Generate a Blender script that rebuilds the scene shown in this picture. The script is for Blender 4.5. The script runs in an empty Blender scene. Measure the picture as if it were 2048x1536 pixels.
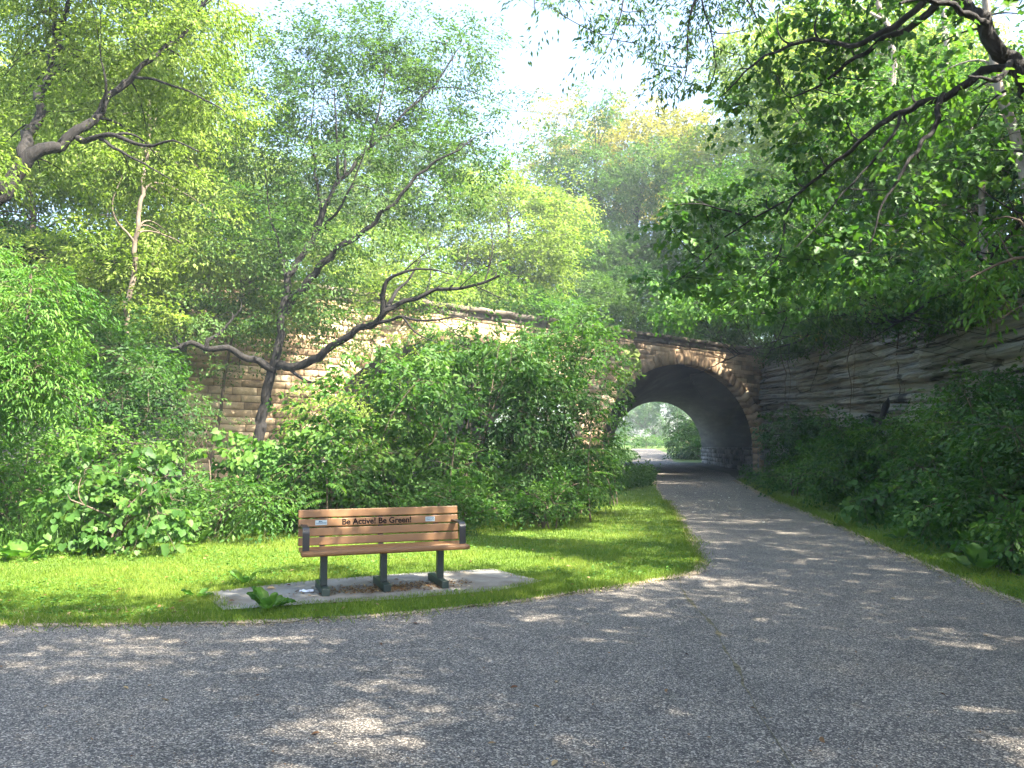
import bpy, bmesh, math, random
import numpy as np
rad = math.radians
C = bpy.context.scene.collection
RNG = np.random.default_rng(11)
random.seed(5)

# ------------------------------------------------------------------ camera
F_PX = 1539.0
PITCH = math.atan(127.0 / F_PX)
CAM_H = 1.6
cam_d = bpy.data.cameras.new("camera")
cam = bpy.data.objects.new("camera", cam_d)
C.objects.link(cam)
cam.location = (0, 0, CAM_H)
cam.rotation_euler = (math.pi / 2 + PITCH, 0, 0)
cam_d.sensor_width = 36
cam_d.lens = 36 * F_PX / 2048
cam_d.clip_start = 0.05
cam_d.clip_end = 3000
bpy.context.scene.camera = cam


def at(px, py, Y):
    """the world point at depth Y seen at this place of the photograph"""
    x = (px - 1024) / F_PX
    y = (768 - py) / F_PX
    dy = math.cos(PITCH) - y * math.sin(PITCH)
    dz = math.sin(PITCH) + y * math.cos(PITCH)
    k = Y / dy
    return np.array((x * k, Y, CAM_H + dz * k))


def gp(px, py, z=0.0):
    x = (px - 1024) / F_PX
    y = (768 - py) / F_PX
    dy = math.cos(PITCH) - y * math.sin(PITCH)
    dz = math.sin(PITCH) + y * math.cos(PITCH)
    k = (z - CAM_H) / dz
    return (x * k, dy * k)


# ------------------------------------------------------------------ numpy helpers
def norm(a):
    return a / np.maximum(np.linalg.norm(a, axis=-1, keepdims=True), 1e-9)


def hash2(ix, iy, seed):
    h = (ix.astype(np.int64) * 374761393 + iy.astype(np.int64) * 668265263 + seed * 974711) & 0x7fffffff
    h = (h ^ (h >> 13)) * 1274126177 & 0x7fffffff
    return ((h ^ (h >> 16)) & 0xffff) / 65535.0


def vnoise(x, y, seed=0):
    x = np.asarray(x, float); y = np.asarray(y, float)
    ix = np.floor(x); iy = np.floor(y)
    fx = x - ix; fy = y - iy
    fx = fx * fx * (3 - 2 * fx); fy = fy * fy * (3 - 2 * fy)
    a = hash2(ix, iy, seed); b = hash2(ix + 1, iy, seed)
    c = hash2(ix, iy + 1, seed); d = hash2(ix + 1, iy + 1, seed)
    return (a * (1 - fx) + b * fx) * (1 - fy) + (c * (1 - fx) + d * fx) * fy


def fbm(x, y, seed=0, octv=4):
    s = 0; a = 0.5; t = 0
    for k in range(octv):
        s = s + a * vnoise(x * 2 ** k, y * 2 ** k, seed + k * 17)
        t += a; a *= 0.5
    return s / t


def link(o, parent=None):
    C.objects.link(o)
    if parent is not None:
        o.parent = parent
    return o


def np_mesh(name, V, faces, mat, parent=None, attrs=None, smooth=False, origin=None):
    """faces: list of (M,k) index arrays"""
    V = np.asarray(V, np.float32)
    if origin is not None:
        V = V - np.asarray(origin, np.float32)
    me = bpy.data.meshes.new(name)
    me.vertices.add(len(V))
    me.vertices.foreach_set("co", V.ravel())
    idx = np.concatenate([np.asarray(f, np.int32).ravel() for f in faces])
    cnt = np.concatenate([np.full(len(f), np.asarray(f).shape[1], np.int32) for f in faces])
    st = np.concatenate(([0], np.cumsum(cnt)[:-1])).astype(np.int32)
    me.loops.add(len(idx))
    me.loops.foreach_set("vertex_index", idx)
    me.polygons.add(len(cnt))
    me.polygons.foreach_set("loop_start", st)
    if smooth:
        me.polygons.foreach_set("use_smooth", np.ones(len(cnt), bool))
    me.update(calc_edges=True)
    for k, v in (attrs or {}).items():
        a = me.attributes.new(k, "FLOAT", "POINT")
        a.data.foreach_set("value", np.asarray(v, np.float32))
    if mat is not None:
        me.materials.append(mat)
    o = bpy.data.objects.new(name, me)
    return link(o, parent)


def bm_obj(name, bm, mat, parent=None, smooth=False):
    me = bpy.data.meshes.new(name)
    bm.normal_update()
    bm.to_mesh(me)
    bm.free()
    if smooth:
        for p in me.polygons:
            p.use_smooth = True
    me.materials.append(mat)
    o = bpy.data.objects.new(name, me)
    return link(o, parent)


def thing(name, label, cat, loc=(0, 0, 0), rz=0, group=None):
    o = bpy.data.objects.new(name, None)
    o.empty_display_size = 0.3
    C.objects.link(o)
    o.location = loc
    o.rotation_euler = (0, 0, rz)
    o["label"] = label
    o["category"] = cat
    if group:
        o["group"] = group
    return o


def tag(o, label=None, cat=None, group=None, kind=None):
    if label: o["label"] = label
    if cat: o["category"] = cat
    if group: o["group"] = group
    if kind: o["kind"] = kind
    return o


def catmull(pts, rs, step=0.12, wob=0.0, rng=RNG):
    pts = np.asarray(pts, float)
    rs = np.asarray(rs, float)
    P = np.vstack([2 * pts[0] - pts[1], pts, 2 * pts[-1] - pts[-2]])
    out, ro = [], []
    for i in range(1, len(P) - 2):
        p0, p1, p2, p3 = P[i - 1], P[i], P[i + 1], P[i + 2]
        n = max(2, int(np.linalg.norm(p2 - p1) / step))
        for k in range(n):
            t = k / n
            out.append(0.5 * ((2 * p1) + (-p0 + p2) * t + (2 * p0 - 5 * p1 + 4 * p2 - p3) * t * t + (-p0 + 3 * p1 - 3 * p2 + p3) * t ** 3))
            ro.append(rs[i - 1] * (1 - t) + rs[i] * t)
    out.append(pts[-1]); ro.append(rs[-1])
    out = np.array(out); ro = np.array(ro)
    if wob:
        w = rng.normal(0, 1, out.shape)
        k = np.array([.25, .5, .25])
        for a in range(3):
            w[:, a] = np.convolve(w[:, a], k, "same")
        out[1:] += w[1:] * wob * np.minimum(ro[1:, None] * 2, 0.12)
    return out, ro


def tubes(P, Rr, S=4):
    """P (N,K,3), Rr (N,K) -> V, quads"""
    N, K, _ = P.shape
    T = np.empty_like(P)
    T[:, 1:-1] = P[:, 2:] - P[:, :-2]
    T[:, 0] = P[:, 1] - P[:, 0]
    T[:, -1] = P[:, -1] - P[:, -2]
    T = norm(T)
    ref = np.where(np.abs(T[:, :, 2:3]) < 0.8, np.array([0, 0, 1.0]), np.array([1.0, 0, 0]))
    # constant reference per tube to avoid twisting
    m = norm(P[:, -1] - P[:, 0])
    ref = np.where(np.abs(m[:, 2:3]) < 0.75, np.array([0, 0, 1.0]), np.array([1.0, 0.1, 0]))[:, None, :] + 0 * T
    A = norm(np.cross(T, ref))
    B = np.cross(T, A)
    ang = np.arange(S) * 2 * math.pi / S
    V = P[:, :, None, :] + Rr[:, :, None, None] * (np.cos(ang)[:, None] * A[:, :, None, :] + np.sin(ang)[:, None] * B[:, :, None, :])
    V = V.reshape(-1, 3)
    n = np.arange(N)[:, None, None] * K * S
    k = np.arange(K - 1)[None, :, None] * S
    s = np.arange(S)[None, None, :]
    s2 = (s + 1) % S
    Q = np.stack([n + k + s, n + k + s2, n + k + S + s2, n + k + S + s], -1).reshape(-1, 4)
    return V, Q


class Acc:
    def __init__(self):
        self.V, self.F, self.n = [], [], 0
        self.A = []

    def add(self, V, F, a=None):
        self.V.append(V)
        self.F.append(np.asarray(F) + self.n)
        self.n += len(V)
        if a is not None:
            self.A.append(a)

    def build(self, name, mat, parent=None, smooth=False, origin=None, attr="lv"):
        if not self.V:
            return None
        V = np.concatenate(self.V)
        by = {}
        for f in self.F:
            by.setdefault(f.shape[1], []).append(f)
        faces = [np.concatenate(v) for v in by.values()]
        at_ = {attr: np.concatenate(self.A)} if self.A else None
        return np_mesh(name, V, faces, mat, parent, at_, smooth, origin)


# leaf outlines: x across, y along, z fold
TPL = {
    "diamond": (np.array([(0, 0, 0), (-.5, .42, .10), (0, 1, -.12), (.5, .42, .10)]), np.array([(0, 2, 1), (0, 3, 2)])),
    "oval": (np.array([(0, 0, 0), (-.42, .25, .08), (-.45, .6, .06), (0, 1, -.15), (.45, .6, .06), (.42, .25, .08)]),
             np.array([(0, 2, 1), (0, 3, 2), (0, 4, 3), (0, 5, 4)])),
    "lobed": (np.array([(0, 0, 0), (-.55, .22, .05), (-.25, .48, .06), (-.38, .78, -.02), (0, 1.05, -.15), (.38, .78, -.02), (.25, .48, .06), (.55, .22, .05)]),
              np.array([(0, 2, 1), (0, 4, 2), (2, 4, 3), (0, 6, 4), (6, 5, 4), (0, 7, 6)])),
    "heart": (np.array([(0, .06, 0), (-.28, -.06, .03), (-.52, .2, .07), (-.42, .62, .03), (0, 1, -.14), (.42, .62, .03), (.52, .2, .07), (.28, -.06, .03)]),
              np.array([(0, 2, 1), (0, 3, 2), (0, 4, 3), (0, 5, 4), (0, 6, 5), (0, 7, 6)])),
    "blade": (np.array([(-.5, 0, 0), (.5, 0, 0), (.28, .55, .10), (0, 1, .34), (-.28, .55, .10)]), np.array([(0, 1, 2), (0, 2, 4), (4, 2, 3)])),
}


def leaves(P, D, Nn, L, W, tpl):
    """P,D,Nn (n,3); L,W (n,)"""
    T, F = TPL[tpl]
    D = norm(D)
    X = norm(np.cross(D, Nn))
    Z = np.cross(X, D)
    V = P[:, None] + (X[:, None] * (T[:, 0] * 1.0)[None, :, None]) * W[:, None, None] + (D[:, None] * T[:, 1][None, :, None]) * L[:, None, None] + (Z[:, None] * T[:, 2][None, :, None]) * L[:, None, None]
    k = len(T)
    Fi = (np.arange(len(P))[:, None, None] * k + F[None]).reshape(-1, 3)
    return V.reshape(-1, 3), Fi, k


def spray(acc, Cn, A, Ls, m, L, wr, tpl, rng, droop=.25, width=.55, thick=.10, cvar=None, tilt=.35, hang=.3):
    """leafy twigs: Cn twig base (N,3), A axis, Ls twig length (N,), m leaves each"""
    N = len(Cn)
    A = norm(A)
    up = np.array([0, 0, 1.0]) + rng.normal(0, tilt, (N, 3))
    sd = norm(np.cross(A, up))
    nr = np.cross(sd, A)
    nr *= np.sign(nr[:, 2:3] + 1e-6)
    s = (np.arange(m)[None] + rng.random((N, m))) / m
    s = 0.08 + 0.92 * s
    side = np.where(np.arange(m)[None] % 2 == 0, 1.0, -1.0) * np.ones((N, 1))
    o = side * width * (1.05 - s) ** .6 * rng.random((N, m)) ** .8
    P = Cn[:, None] + Ls[:, None, None] * (A[:, None] * (s + .25 * np.abs(o))[..., None] + sd[:, None] * o[..., None] + nr[:, None] * (rng.normal(0, thick, (N, m)))[..., None])
    P[..., 2] -= (droop * s * s + droop * .5 * np.abs(o)) * Ls[:, None]
    D = A[:, None] * .55 + sd[:, None] * (side * .75)[..., None] + rng.normal(0, .35, (N, m, 3))
    D[..., 2] -= hang
    Nv = nr[:, None] + rng.normal(0, .26, (N, m, 3))
    lv = rng.random((N, m)) * .45 + (rng.random((N, 1)) if cvar is None else cvar[:, None]) * .55
    P = P.reshape(-1, 3); D = D.reshape(-1, 3); Nv = Nv.reshape(-1, 3)
    n = len(P)
    LL = L * rng.uniform(.6, 1.2, n)
    V, Fi, k = leaves(P, D, Nv, LL, LL * wr * rng.uniform(.8, 1.15, n), tpl)
    acc.add(V, Fi, np.repeat(lv.reshape(-1), k))


# ------------------------------------------------------------------ materials
def new_mat(name):
    m = bpy.data.materials.new(name)
    m.use_nodes = True
    nt = m.node_tree
    for n in list(nt.nodes):
        nt.nodes.remove(n)
    out = nt.nodes.new("ShaderNodeOutputMaterial")
    return m, nt, out


def nd(nt, t, **kw):
    n = nt.nodes.new("ShaderNode" + t)
    for k, v in kw.items():
        if k in n.inputs:
            n.inputs[k].default_value = v
        else:
            setattr(n, k, v)
    return n


def ramp(nt, stops, fac=None):
    r = nd(nt, "ValToRGB")
    el = r.color_ramp.elements
    while len(el) > 1:
        el.remove(el[-1])
    el[0].position, el[0].color = stops[0][0], (*stops[0][1], 1)
    for p, c in stops[1:]:
        e = el.new(p)
        e.color = (*c, 1)
    if fac is not None:
        nt.links.new(fac, r.inputs[0])
    return r


def leaf_mat(name, c1, c2, c3, trans=.42, rough=.5, tint=(1.08, 1.2, .48)):
    m, nt, out = new_mat(name)
    a = nd(nt, "Attribute", attribute_name="lv")
    r = ramp(nt, [(.12, c1), (.5, c2), (.9, c3)], a.outputs["Fac"])
    p = nd(nt, "BsdfPrincipled", Roughness=rough)
    p.inputs["Specular IOR Level"].default_value = .22
    nt.links.new(r.outputs[0], p.inputs["Base Color"])
    t = nd(nt, "BsdfTranslucent")
    mx = nd(nt, "Mix", data_type="RGBA", blend_type="MULTIPLY")
    mx.inputs[0].default_value = 1
    mx.inputs[7].default_value = (*[v * 1.25 for v in tint], 1)
    nt.links.new(r.outputs[0], mx.inputs[6])
    nt.links.new(mx.outputs[2], t.inputs[0])
    s = nd(nt, "MixShader", Fac=trans)
    nt.links.new(p.outputs[0], s.inputs[1])
    nt.links.new(t.outputs[0], s.inputs[2])
    nt.links.new(s.outputs[0], out.inputs[0])
    return m


def surf_mat(name, stops, scale=3.0, detail=8, rough=.85, bump=.3, bscale=None, stretch=None, stops2=None, scale2=.7, dist=.02, attr=None, attr_amt=.25, spec=.3):
    """noise-coloured rough surface; optional second noise for stains; optional per-piece attribute"""
    m, nt, out = new_mat(name)
    tc = nd(nt, "TexCoord")
    co = tc.outputs["Object"]
    if stretch:
        mp = nd(nt, "Mapping")
        mp.inputs["Scale"].default_value = stretch
        nt.links.new(co, mp.inputs[0])
        co = mp.outputs[0]
    n1 = nd(nt, "TexNoise", Scale=scale, Detail=detail, Roughness=.62)
    nt.links.new(co, n1.inputs["Vector"])
    fac = n1.outputs["Fac"]
    if attr:
        a = nd(nt, "Attribute", attribute_name=attr)
        ma = nd(nt, "Math", operation="MULTIPLY_ADD")
        nt.links.new(a.outputs["Fac"], ma.inputs[0])
        ma.inputs[1].default_value = attr_amt
        ma.inputs[2].default_value = -attr_amt / 2
        ad = nd(nt, "Math", operation="ADD")
        nt.links.new(fac, ad.inputs[0]); nt.links.new(ma.outputs[0], ad.inputs[1])
        fac = ad.outputs[0]
    col = ramp(nt, stops, fac).outputs[0]
    if stops2:
        n2 = nd(nt, "TexNoise", Scale=scale2, Detail=6, Roughness=.6)
        nt.links.new(tc.outputs["Object"], n2.inputs["Vector"])
        r2 = ramp(nt, stops2, n2.outputs["Fac"])
        mx = nd(nt, "Mix", data_type="RGBA", blend_type="MULTIPLY")
        mx.inputs[0].default_value = 1
        nt.links.new(col, mx.inputs[6]); nt.links.new(r2.outputs[0], mx.inputs[7])
        col = mx.outputs[2]
    p = nd(nt, "BsdfPrincipled", Roughness=rough)
    p.inputs["Specular IOR Level"].default_value = spec
    nt.links.new(col, p.inputs["Base Color"])
    if bump:
        nb = nd(nt, "TexNoise", Scale=bscale or scale * 3, Detail=8, Roughness=.65)
        nt.links.new(co, nb.inputs["Vector"])
        b = nd(nt, "Bump", Strength=bump, Distance=dist)
        nt.links.new(nb.outputs["Fac"], b.inputs["Height"])
        nt.links.new(b.outputs[0], p.inputs["Normal"])
    nt.links.new(p.outputs[0], out.inputs[0])
    return m


def asphalt_mat():
    m, nt, out = new_mat("asphalt")
    tc = nd(nt, "TexCoord")
    co = tc.outputs["Object"]
    v = nd(nt, "TexVoronoi", Scale=120.0)
    nt.links.new(co, v.inputs["Vector"])
    sep = nd(nt, "SeparateColor")
    nt.links.new(v.outputs["Color"], sep.inputs[0])
    r = ramp(nt, [(.0, (.040, .036, .033)), (.36, (.082, .075, .069)), (.60, (.135, .124, .113)), (.80, (.24, .22, .19)), (.95, (.40, .36, .305)), (1, (.50, .46, .39))], sep.outputs[0])
    n2 = nd(nt, "TexNoise", Scale=.55, Detail=7, Roughness=.65)
    nt.links.new(co, n2.inputs["Vector"])
    r2 = ramp(nt, [(.28, (.62, .62, .64)), (.42, (.92, .92, .92)), (.56, (1, .99, .98)), (.74, (1.3, 1.2, 1.06))], n2.outputs["Fac"])
    mx = nd(nt, "Mix", data_type="RGBA", blend_type="MULTIPLY")
    mx.inputs[0].default_value = 1
    nt.links.new(r.outputs[0], mx.inputs[6]); nt.links.new(r2.outputs[0], mx.inputs[7])
    n4 = nd(nt, "TexNoise", Scale=2.6, Detail=9, Roughness=.7, Distortion=.4)
    nt.links.new(co, n4.inputs["Vector"])
    n3 = nd(nt, "TexNoise", Scale=26.0, Detail=4, Roughness=.6)
    nt.links.new(co, n3.inputs["Vector"])
    mm = nd(nt, "Math", operation="MULTIPLY_ADD")
    nt.links.new(n4.outputs["Fac"], mm.inputs[0]); mm.inputs[1].default_value = .8; mm.inputs[2].default_value = -.4
    m5 = nd(nt, "Math", operation="ADD")
    nt.links.new(n3.outputs["Fac"], m5.inputs[0]); nt.links.new(mm.outputs[0], m5.inputs[1])
    r3 = ramp(nt, [(.28, (.55, .54, .53)), (.5, (.97, .96, .95)), (.78, (1.4, 1.32, 1.2))], m5.outputs[0])
    mx2 = nd(nt, "Mix", data_type="RGBA", blend_type="MULTIPLY")
    mx2.inputs[0].default_value = 1
    nt.links.new(mx.outputs[2], mx2.inputs[6]); nt.links.new(r3.outputs[0], mx2.inputs[7])
    p = nd(nt, "BsdfPrincipled", Roughness=.8)
    p.inputs["Specular IOR Level"].default_value = .35
    nt.links.new(mx2.outputs[2], p.inputs["Base Color"])
    b = nd(nt, "Bump", Strength=.55, Distance=.006)
    nt.links.new(v.outputs["Distance"], b.inputs["Height"])
    nt.links.new(b.outputs[0], p.inputs["Normal"])
    nt.links.new(p.outputs[0], out.inputs[0])
    return m


def plain(name, c, rough=.5, spec=.4, metal=0, nscale=None, var=.25):
    m, nt, out = new_mat(name)
    p = nd(nt, "BsdfPrincipled", Roughness=rough, Metallic=metal)
    p.inputs["Specular IOR Level"].default_value = spec
    p.inputs["Base Color"].default_value = (*c, 1)
    if nscale:
        tc = nd(nt, "TexCoord")
        n = nd(nt, "TexNoise", Scale=nscale, Detail=6, Roughness=.6)
        nt.links.new(tc.outputs["Object"], n.inputs["Vector"])
        r = ramp(nt, [(.3, tuple(v * (1 - var) for v in c)), (.7, tuple(min(1, v * (1 + var)) for v in c))], n.outputs["Fac"])
        nt.links.new(r.outputs[0], p.inputs["Base Color"])
    nt.links.new(p.outputs[0], out.inputs[0])
    return m


def strata_mat():
    m, nt, out = new_mat("strata")
    tc = nd(nt, "TexCoord")
    def noise(stretch, scale, det, dist=0.0):
        mp = nd(nt, "Mapping"); mp.inputs["Scale"].default_value = stretch
        nt.links.new(tc.outputs["Object"], mp.inputs[0])
        n = nd(nt, "TexNoise", Scale=scale, Detail=det, Roughness=.62, Distortion=dist)
        nt.links.new(mp.outputs[0], n.inputs["Vector"])
        return n.outputs["Fac"]
    base = ramp(nt, [(.28, (.19, .195, .195)), (.45, (.31, .315, .305)), (.6, (.39, .39, .375)), (.78, (.45, .42, .36))], noise((.18, .18, 2.6), 1.0, 8)).outputs[0]
    line = ramp(nt, [(.38, (.12, .12, .12)), (.45, (.75, .75, .75)), (.54, (1, 1, 1))], noise((.16, .16, 9), 1.3, 10, .05)).outputs[0]
    stain = ramp(nt, [(.30, (.5, .52, .47)), (.46, (.95, .95, .93)), (.7, (1.1, 1.02, .86))], noise((1, 1, .55), .42, 6)).outputs[0]
    col = base
    crack = ramp(nt, [(.36, (.25, .25, .25)), (.41, (1, 1, 1))], noise((.9, .9, .22), 1.1, 8, .2)).outputs[0]
    for c in (line, stain, crack):
        mx = nd(nt, "Mix", data_type="RGBA", blend_type="MULTIPLY"); mx.inputs[0].default_value = 1
        nt.links.new(col, mx.inputs[6]); nt.links.new(c, mx.inputs[7]); col = mx.outputs[2]
    p = nd(nt, "BsdfPrincipled", Roughness=.9)
    nt.links.new(col, p.inputs["Base Color"])
    b = nd(nt, "Bump", Strength=1.0, Distance=.12)
    nt.links.new(noise((.3, .3, 9), 1.6, 10, .05), b.inputs["Height"])
    nt.links.new(b.outputs[0], p.inputs["Normal"])
    nt.links.new(p.outputs[0], out.inputs[0])
    return m


M = {}
M["asphalt"] = asphalt_mat()
M["soil"] = surf_mat("soil", [(.3, (.030, .026, .016)), (.5, (.055, .048, .026)), (.7, (.06, .075, .025))], scale=1.6, bump=.6, bscale=9)
M["turf"] = surf_mat("turf", [(.3, (.060, .105, .016)), (.5, (.095, .16, .022)), (.7, (.15, .20, .035))], scale=2.4, bump=.7, bscale=60, dist=.02)
M["meadow"] = surf_mat("meadow", [(.3, (.045, .085, .014)), (.5, (.07, .12, .02)), (.7, (.10, .14, .03))], scale=.35, bump=.5, bscale=20)
M["dry_soil"] = surf_mat("dry_soil", [(.3, (.19, .145, .10)), (.5, (.31, .25, .18)), (.7, (.40, .34, .26))], scale=14, bump=.7, bscale=80, dist=.01)
M["concrete"] = surf_mat("concrete", [(.3, (.15, .142, .126)), (.5, (.21, .20, .18)), (.75, (.27, .258, .232))], scale=5, bump=.35, bscale=60, dist=.004,
                         stops2=[(.35, (.66, .60, .52)), (.55, (1, 1, 1))], scale2=1.6)
M["kerb"] = surf_mat("kerb", [(.3, (.14, .13, .12)), (.7, (.26, .25, .23))], scale=4, bump=.3)
M["ashlar"] = surf_mat("ashlar", [(.2, (.19, .13, .08)), (.42, (.41, .28, .17)), (.6, (.54, .385, .245)), (.8, (.60, .47, .33))], scale=1.7, bump=.8, bscale=7, dist=.06, attr="bv", attr_amt=.5,
                       stops2=[(.28, (.42, .42, .38)), (.52, (1, 1, 1))], scale2=.45)
M["mortar"] = surf_mat("mortar", [(.3, (.07, .055, .04)), (.7, (.17, .135, .09))], scale=3)
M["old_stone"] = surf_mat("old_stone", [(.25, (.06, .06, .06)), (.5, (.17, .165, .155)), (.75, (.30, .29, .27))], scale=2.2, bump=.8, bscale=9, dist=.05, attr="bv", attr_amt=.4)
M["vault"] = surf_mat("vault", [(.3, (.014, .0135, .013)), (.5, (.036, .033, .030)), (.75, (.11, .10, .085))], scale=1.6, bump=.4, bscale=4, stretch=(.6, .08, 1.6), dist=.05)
M["coping"] = surf_mat("coping", [(.3, (.05, .045, .04)), (.55, (.15, .125, .095)), (.8, (.28, .22, .15))], scale=2, bump=.6)
M["strata"] = strata_mat()
M["bark_dark"] = surf_mat("bark_dark", [(.3, (.006, .006, .006)), (.55, (.018, .016, .015)), (.8, (.038, .034, .031))], scale=9, bump=1.0, bscale=22, stretch=(1, 1, .25), dist=.03)
M["bark_brown"] = surf_mat("bark_brown", [(.3, (.045, .034, .024)), (.55, (.11, .082, .06)), (.8, (.19, .15, .115))], scale=8, bump=1.0, bscale=20, stretch=(1, 1, .25), dist=.03)
M["bark_tan"] = surf_mat("bark_tan", [(.3, (.07, .055, .042)), (.55, (.15, .12, .09)), (.8, (.23, .185, .145))], scale=7, bump=.8, bscale=18, stretch=(1, 1, .3), dist=.02)
M["bark_pale"] = surf_mat("bark_pale", [(.3, (.10, .085, .07)), (.55, (.24, .20, .165)), (.8, (.36, .31, .26))], scale=7, bump=.8, bscale=18, stretch=(1, 1, .3), dist=.02)
# foliage
M["leaf_lime"] = leaf_mat("leaf_lime", (.085, .145, .026), (.155, .225, .042), (.24, .30, .08), trans=.5, tint=(1.1, 1.2, .6))
M["leaf_mid"] = leaf_mat("leaf_mid", (.028, .080, .017), (.053, .128, .024), (.095, .172, .034))
M["leaf_cool"] = leaf_mat("leaf_cool", (.034, .082, .022), (.060, .122, .030), (.10, .17, .045), trans=.4)
M["leaf_dark"] = leaf_mat("leaf_dark", (.018, .056, .014), (.034, .088, .018), (.060, .125, .027), trans=.38)
M["leaf_fresh"] = leaf_mat("leaf_fresh", (.042, .118, .020), (.072, .168, .028), (.125, .22, .042))
M["leaf_gold"] = leaf_mat("leaf_gold", (.12, .14, .024), (.21, .21, .035), (.29, .27, .07), trans=.48, tint=(1.15, 1.1, .55))
M["grass_blade"] = leaf_mat("grass_blade", (.075, .135, .014), (.12, .19, .02), (.20, .24, .045), trans=.4, rough=.55)
M["straw"] = leaf_mat("straw", (.26, .20, .11), (.38, .31, .19), (.50, .43, .30), trans=.2, tint=(1, .95, .8))
M["dead_leaf"] = leaf_mat("dead_leaf", (.10, .045, .02), (.20, .11, .045), (.36, .26, .13), trans=.15, tint=(1, .8, .6))
M["petal"] = leaf_mat("petal", (.40, .36, .27), (.52, .48, .40), (.62, .60, .54), trans=.2, tint=(1, 1, .9))
M["slat"] = surf_mat("slat", [(.3, (.125, .060, .021)), (.5, (.18, .088, .031)), (.75, (.235, .122, .047))], scale=6, bump=.15, bscale=30, stretch=(.12, 1, 1), rough=.5, dist=.004, spec=.45)
M["steel_green"] = plain("steel_green", (.012, .024, .022), rough=.42, spec=.5, nscale=18, var=.35)
M["steel_black"] = plain("steel_black", (.010, .011, .014), rough=.38, spec=.5, nscale=18)
M["lettering"] = plain("lettering", (.006, .005, .006), rough=.9, spec=.1)
M["plaque"] = plain("plaque", (.30, .37, .40), rough=.6)
M["plaque_ink"] = plain("plaque_ink", (.012, .05, .10), rough=.6)
M["bolt"] = plain("bolt", (.45, .46, .48), rough=.3, metal=1)
M["paper"] = plain("paper", (.72, .72, .74), rough=.8)
M["cable"] = plain("cable", (.03, .03, .035), rough=.6)

# ================================================================== SETTING
def sheet(name, pts, z, mat, dens=0.0, jit=0.0, seed=1, kind="structure"):
    pts = [tuple(p[:2]) for p in pts]
    if dens:
        out = []
        for i in range(len(pts)):
            a = np.array(pts[i]); b = np.array(pts[(i + 1) % len(pts)])
            L = np.linalg.norm(b - a)
            n = max(1, min(400, int(L / dens)))
            for k in range(n):
                p = a + (b - a) * k / n
                if jit and k:
                    w = (fbm(p[0] * 2.2, p[1] * 2.2, seed, 3) - .5) * 2 * jit + (fbm(p[0] * 9, p[1] * 9, seed + 3, 2) - .5) * jit
                    d = (b - a) / L
                    p = p + np.array((-d[1], d[0])) * w
                out.append(tuple(p))
        pts = out
    bm = bmesh.new()
    vs = [bm.verts.new((x, y, z)) for x, y in pts]
    f = bm.faces.new(vs)
    bmesh.ops.triangulate(bm, faces=[f])
    for f in bm.faces:
        if f.normal.z < 0:
            f.normal_flip()
    o = bm_obj(name, bm, mat)
    o["kind"] = kind
    return o


def in_poly(x, y, poly):
    poly = np.asarray(poly)
    r = np.zeros(len(x), bool)
    j = len(poly) - 1
    for i in range(len(poly)):
        xi, yi = poly[i]; xj, yj = poly[j]
        c = ((yi > y) != (yj > y)) & (x < (xj - xi) * (y - yi) / (yj - yi + 1e-12) + xi)
        r ^= c
        j = i
    return r


sheet("ground", [(-600, -200), (600, -200), (600, 900), (-600, 900)], -.012, M["soil"])

R_EDGE = [(2048, 1210), (1809, 1113), (1660, 1044), (1560, 1003), (1475, 961)]
R_EDGE = [gp(*p) for p in R_EDGE]
path = [(-45, -18), (8, -18), (5.6, 2.0)] + R_EDGE + [(13.4, 48), (17.3, 80), (18.4, 88), (13.6, 88), (12.9, 80), (9.1, 52), (7.83, 43.2),
        gp(1334, 1003), gp(1360, 1048), gp(1393, 1109), gp(1402, 1130), gp(1330, 1157), gp(1200, 1180), gp(1024, 1205), gp(820, 1228), gp(560, 1243), gp(0, 1252), (-14, 7.5), (-45, 8.5)]
PATH = sheet("path", path, .004, M["asphalt"], dens=.25, jit=.045, seed=5)

LAWN = [gp(*p) for p in [(-900, 1258), (0, 1250), (300, 1247), (560, 1240), (820, 1225), (1024, 1202), (1200, 1177), (1325, 1155), (1376, 1143), (1388, 1128), (1384, 1109), (1370, 1078), (1353, 1048), (1328, 1003), (1312, 975), (1300, 958), (1245, 952),
                         (1215, 958), (1150, 985), (1050, 1012), (800, 1040), (600, 1050), (300, 1085), (0, 1105), (-900, 1140)]]
DIRT = [gp(*p) for p in [(-900, 1262), (0, 1254), (300, 1251), (560, 1245), (820, 1230), (1024, 1206), (1200, 1181), (1330, 1160), (1402, 1146), (1408, 1126), (1395, 1109), (1376, 1075), (1359, 1048), (1333, 1003), (1315, 972), (1305, 950),
                         (1240, 946), (1150, 985), (800, 1040), (0, 1105), (-900, 1140)]]
sheet("dirt", DIRT, .010, M["dry_soil"], dens=.05, jit=.10, seed=8)
sheet("lawn", LAWN, .016, M["turf"], dens=.05, jit=.10, seed=9)
VERGE = [gp(2120, 1222), gp(2046, 1203), gp(1809, 1108), gp(1660, 1041), gp(1560, 1001), gp(1478, 960), gp(1525, 957), gp(1640, 995), gp(1760, 1040), gp(1940, 1120), gp(2200, 1215)]
VDIRT = [gp(2150, 1240), gp(2042, 1209), gp(1805, 1112), gp(1657, 1044), gp(1557, 1003), gp(1470, 961), gp(1525, 957), gp(1640, 995), gp(1760, 1040), gp(1940, 1120), gp(2200, 1215)]
sheet("dirt", VDIRT, .010, M["dry_soil"], dens=.15, jit=.06, seed=12)
sheet("lawn", VERGE, .016, M["turf"], dens=.12, jit=.06, seed=13)

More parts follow.
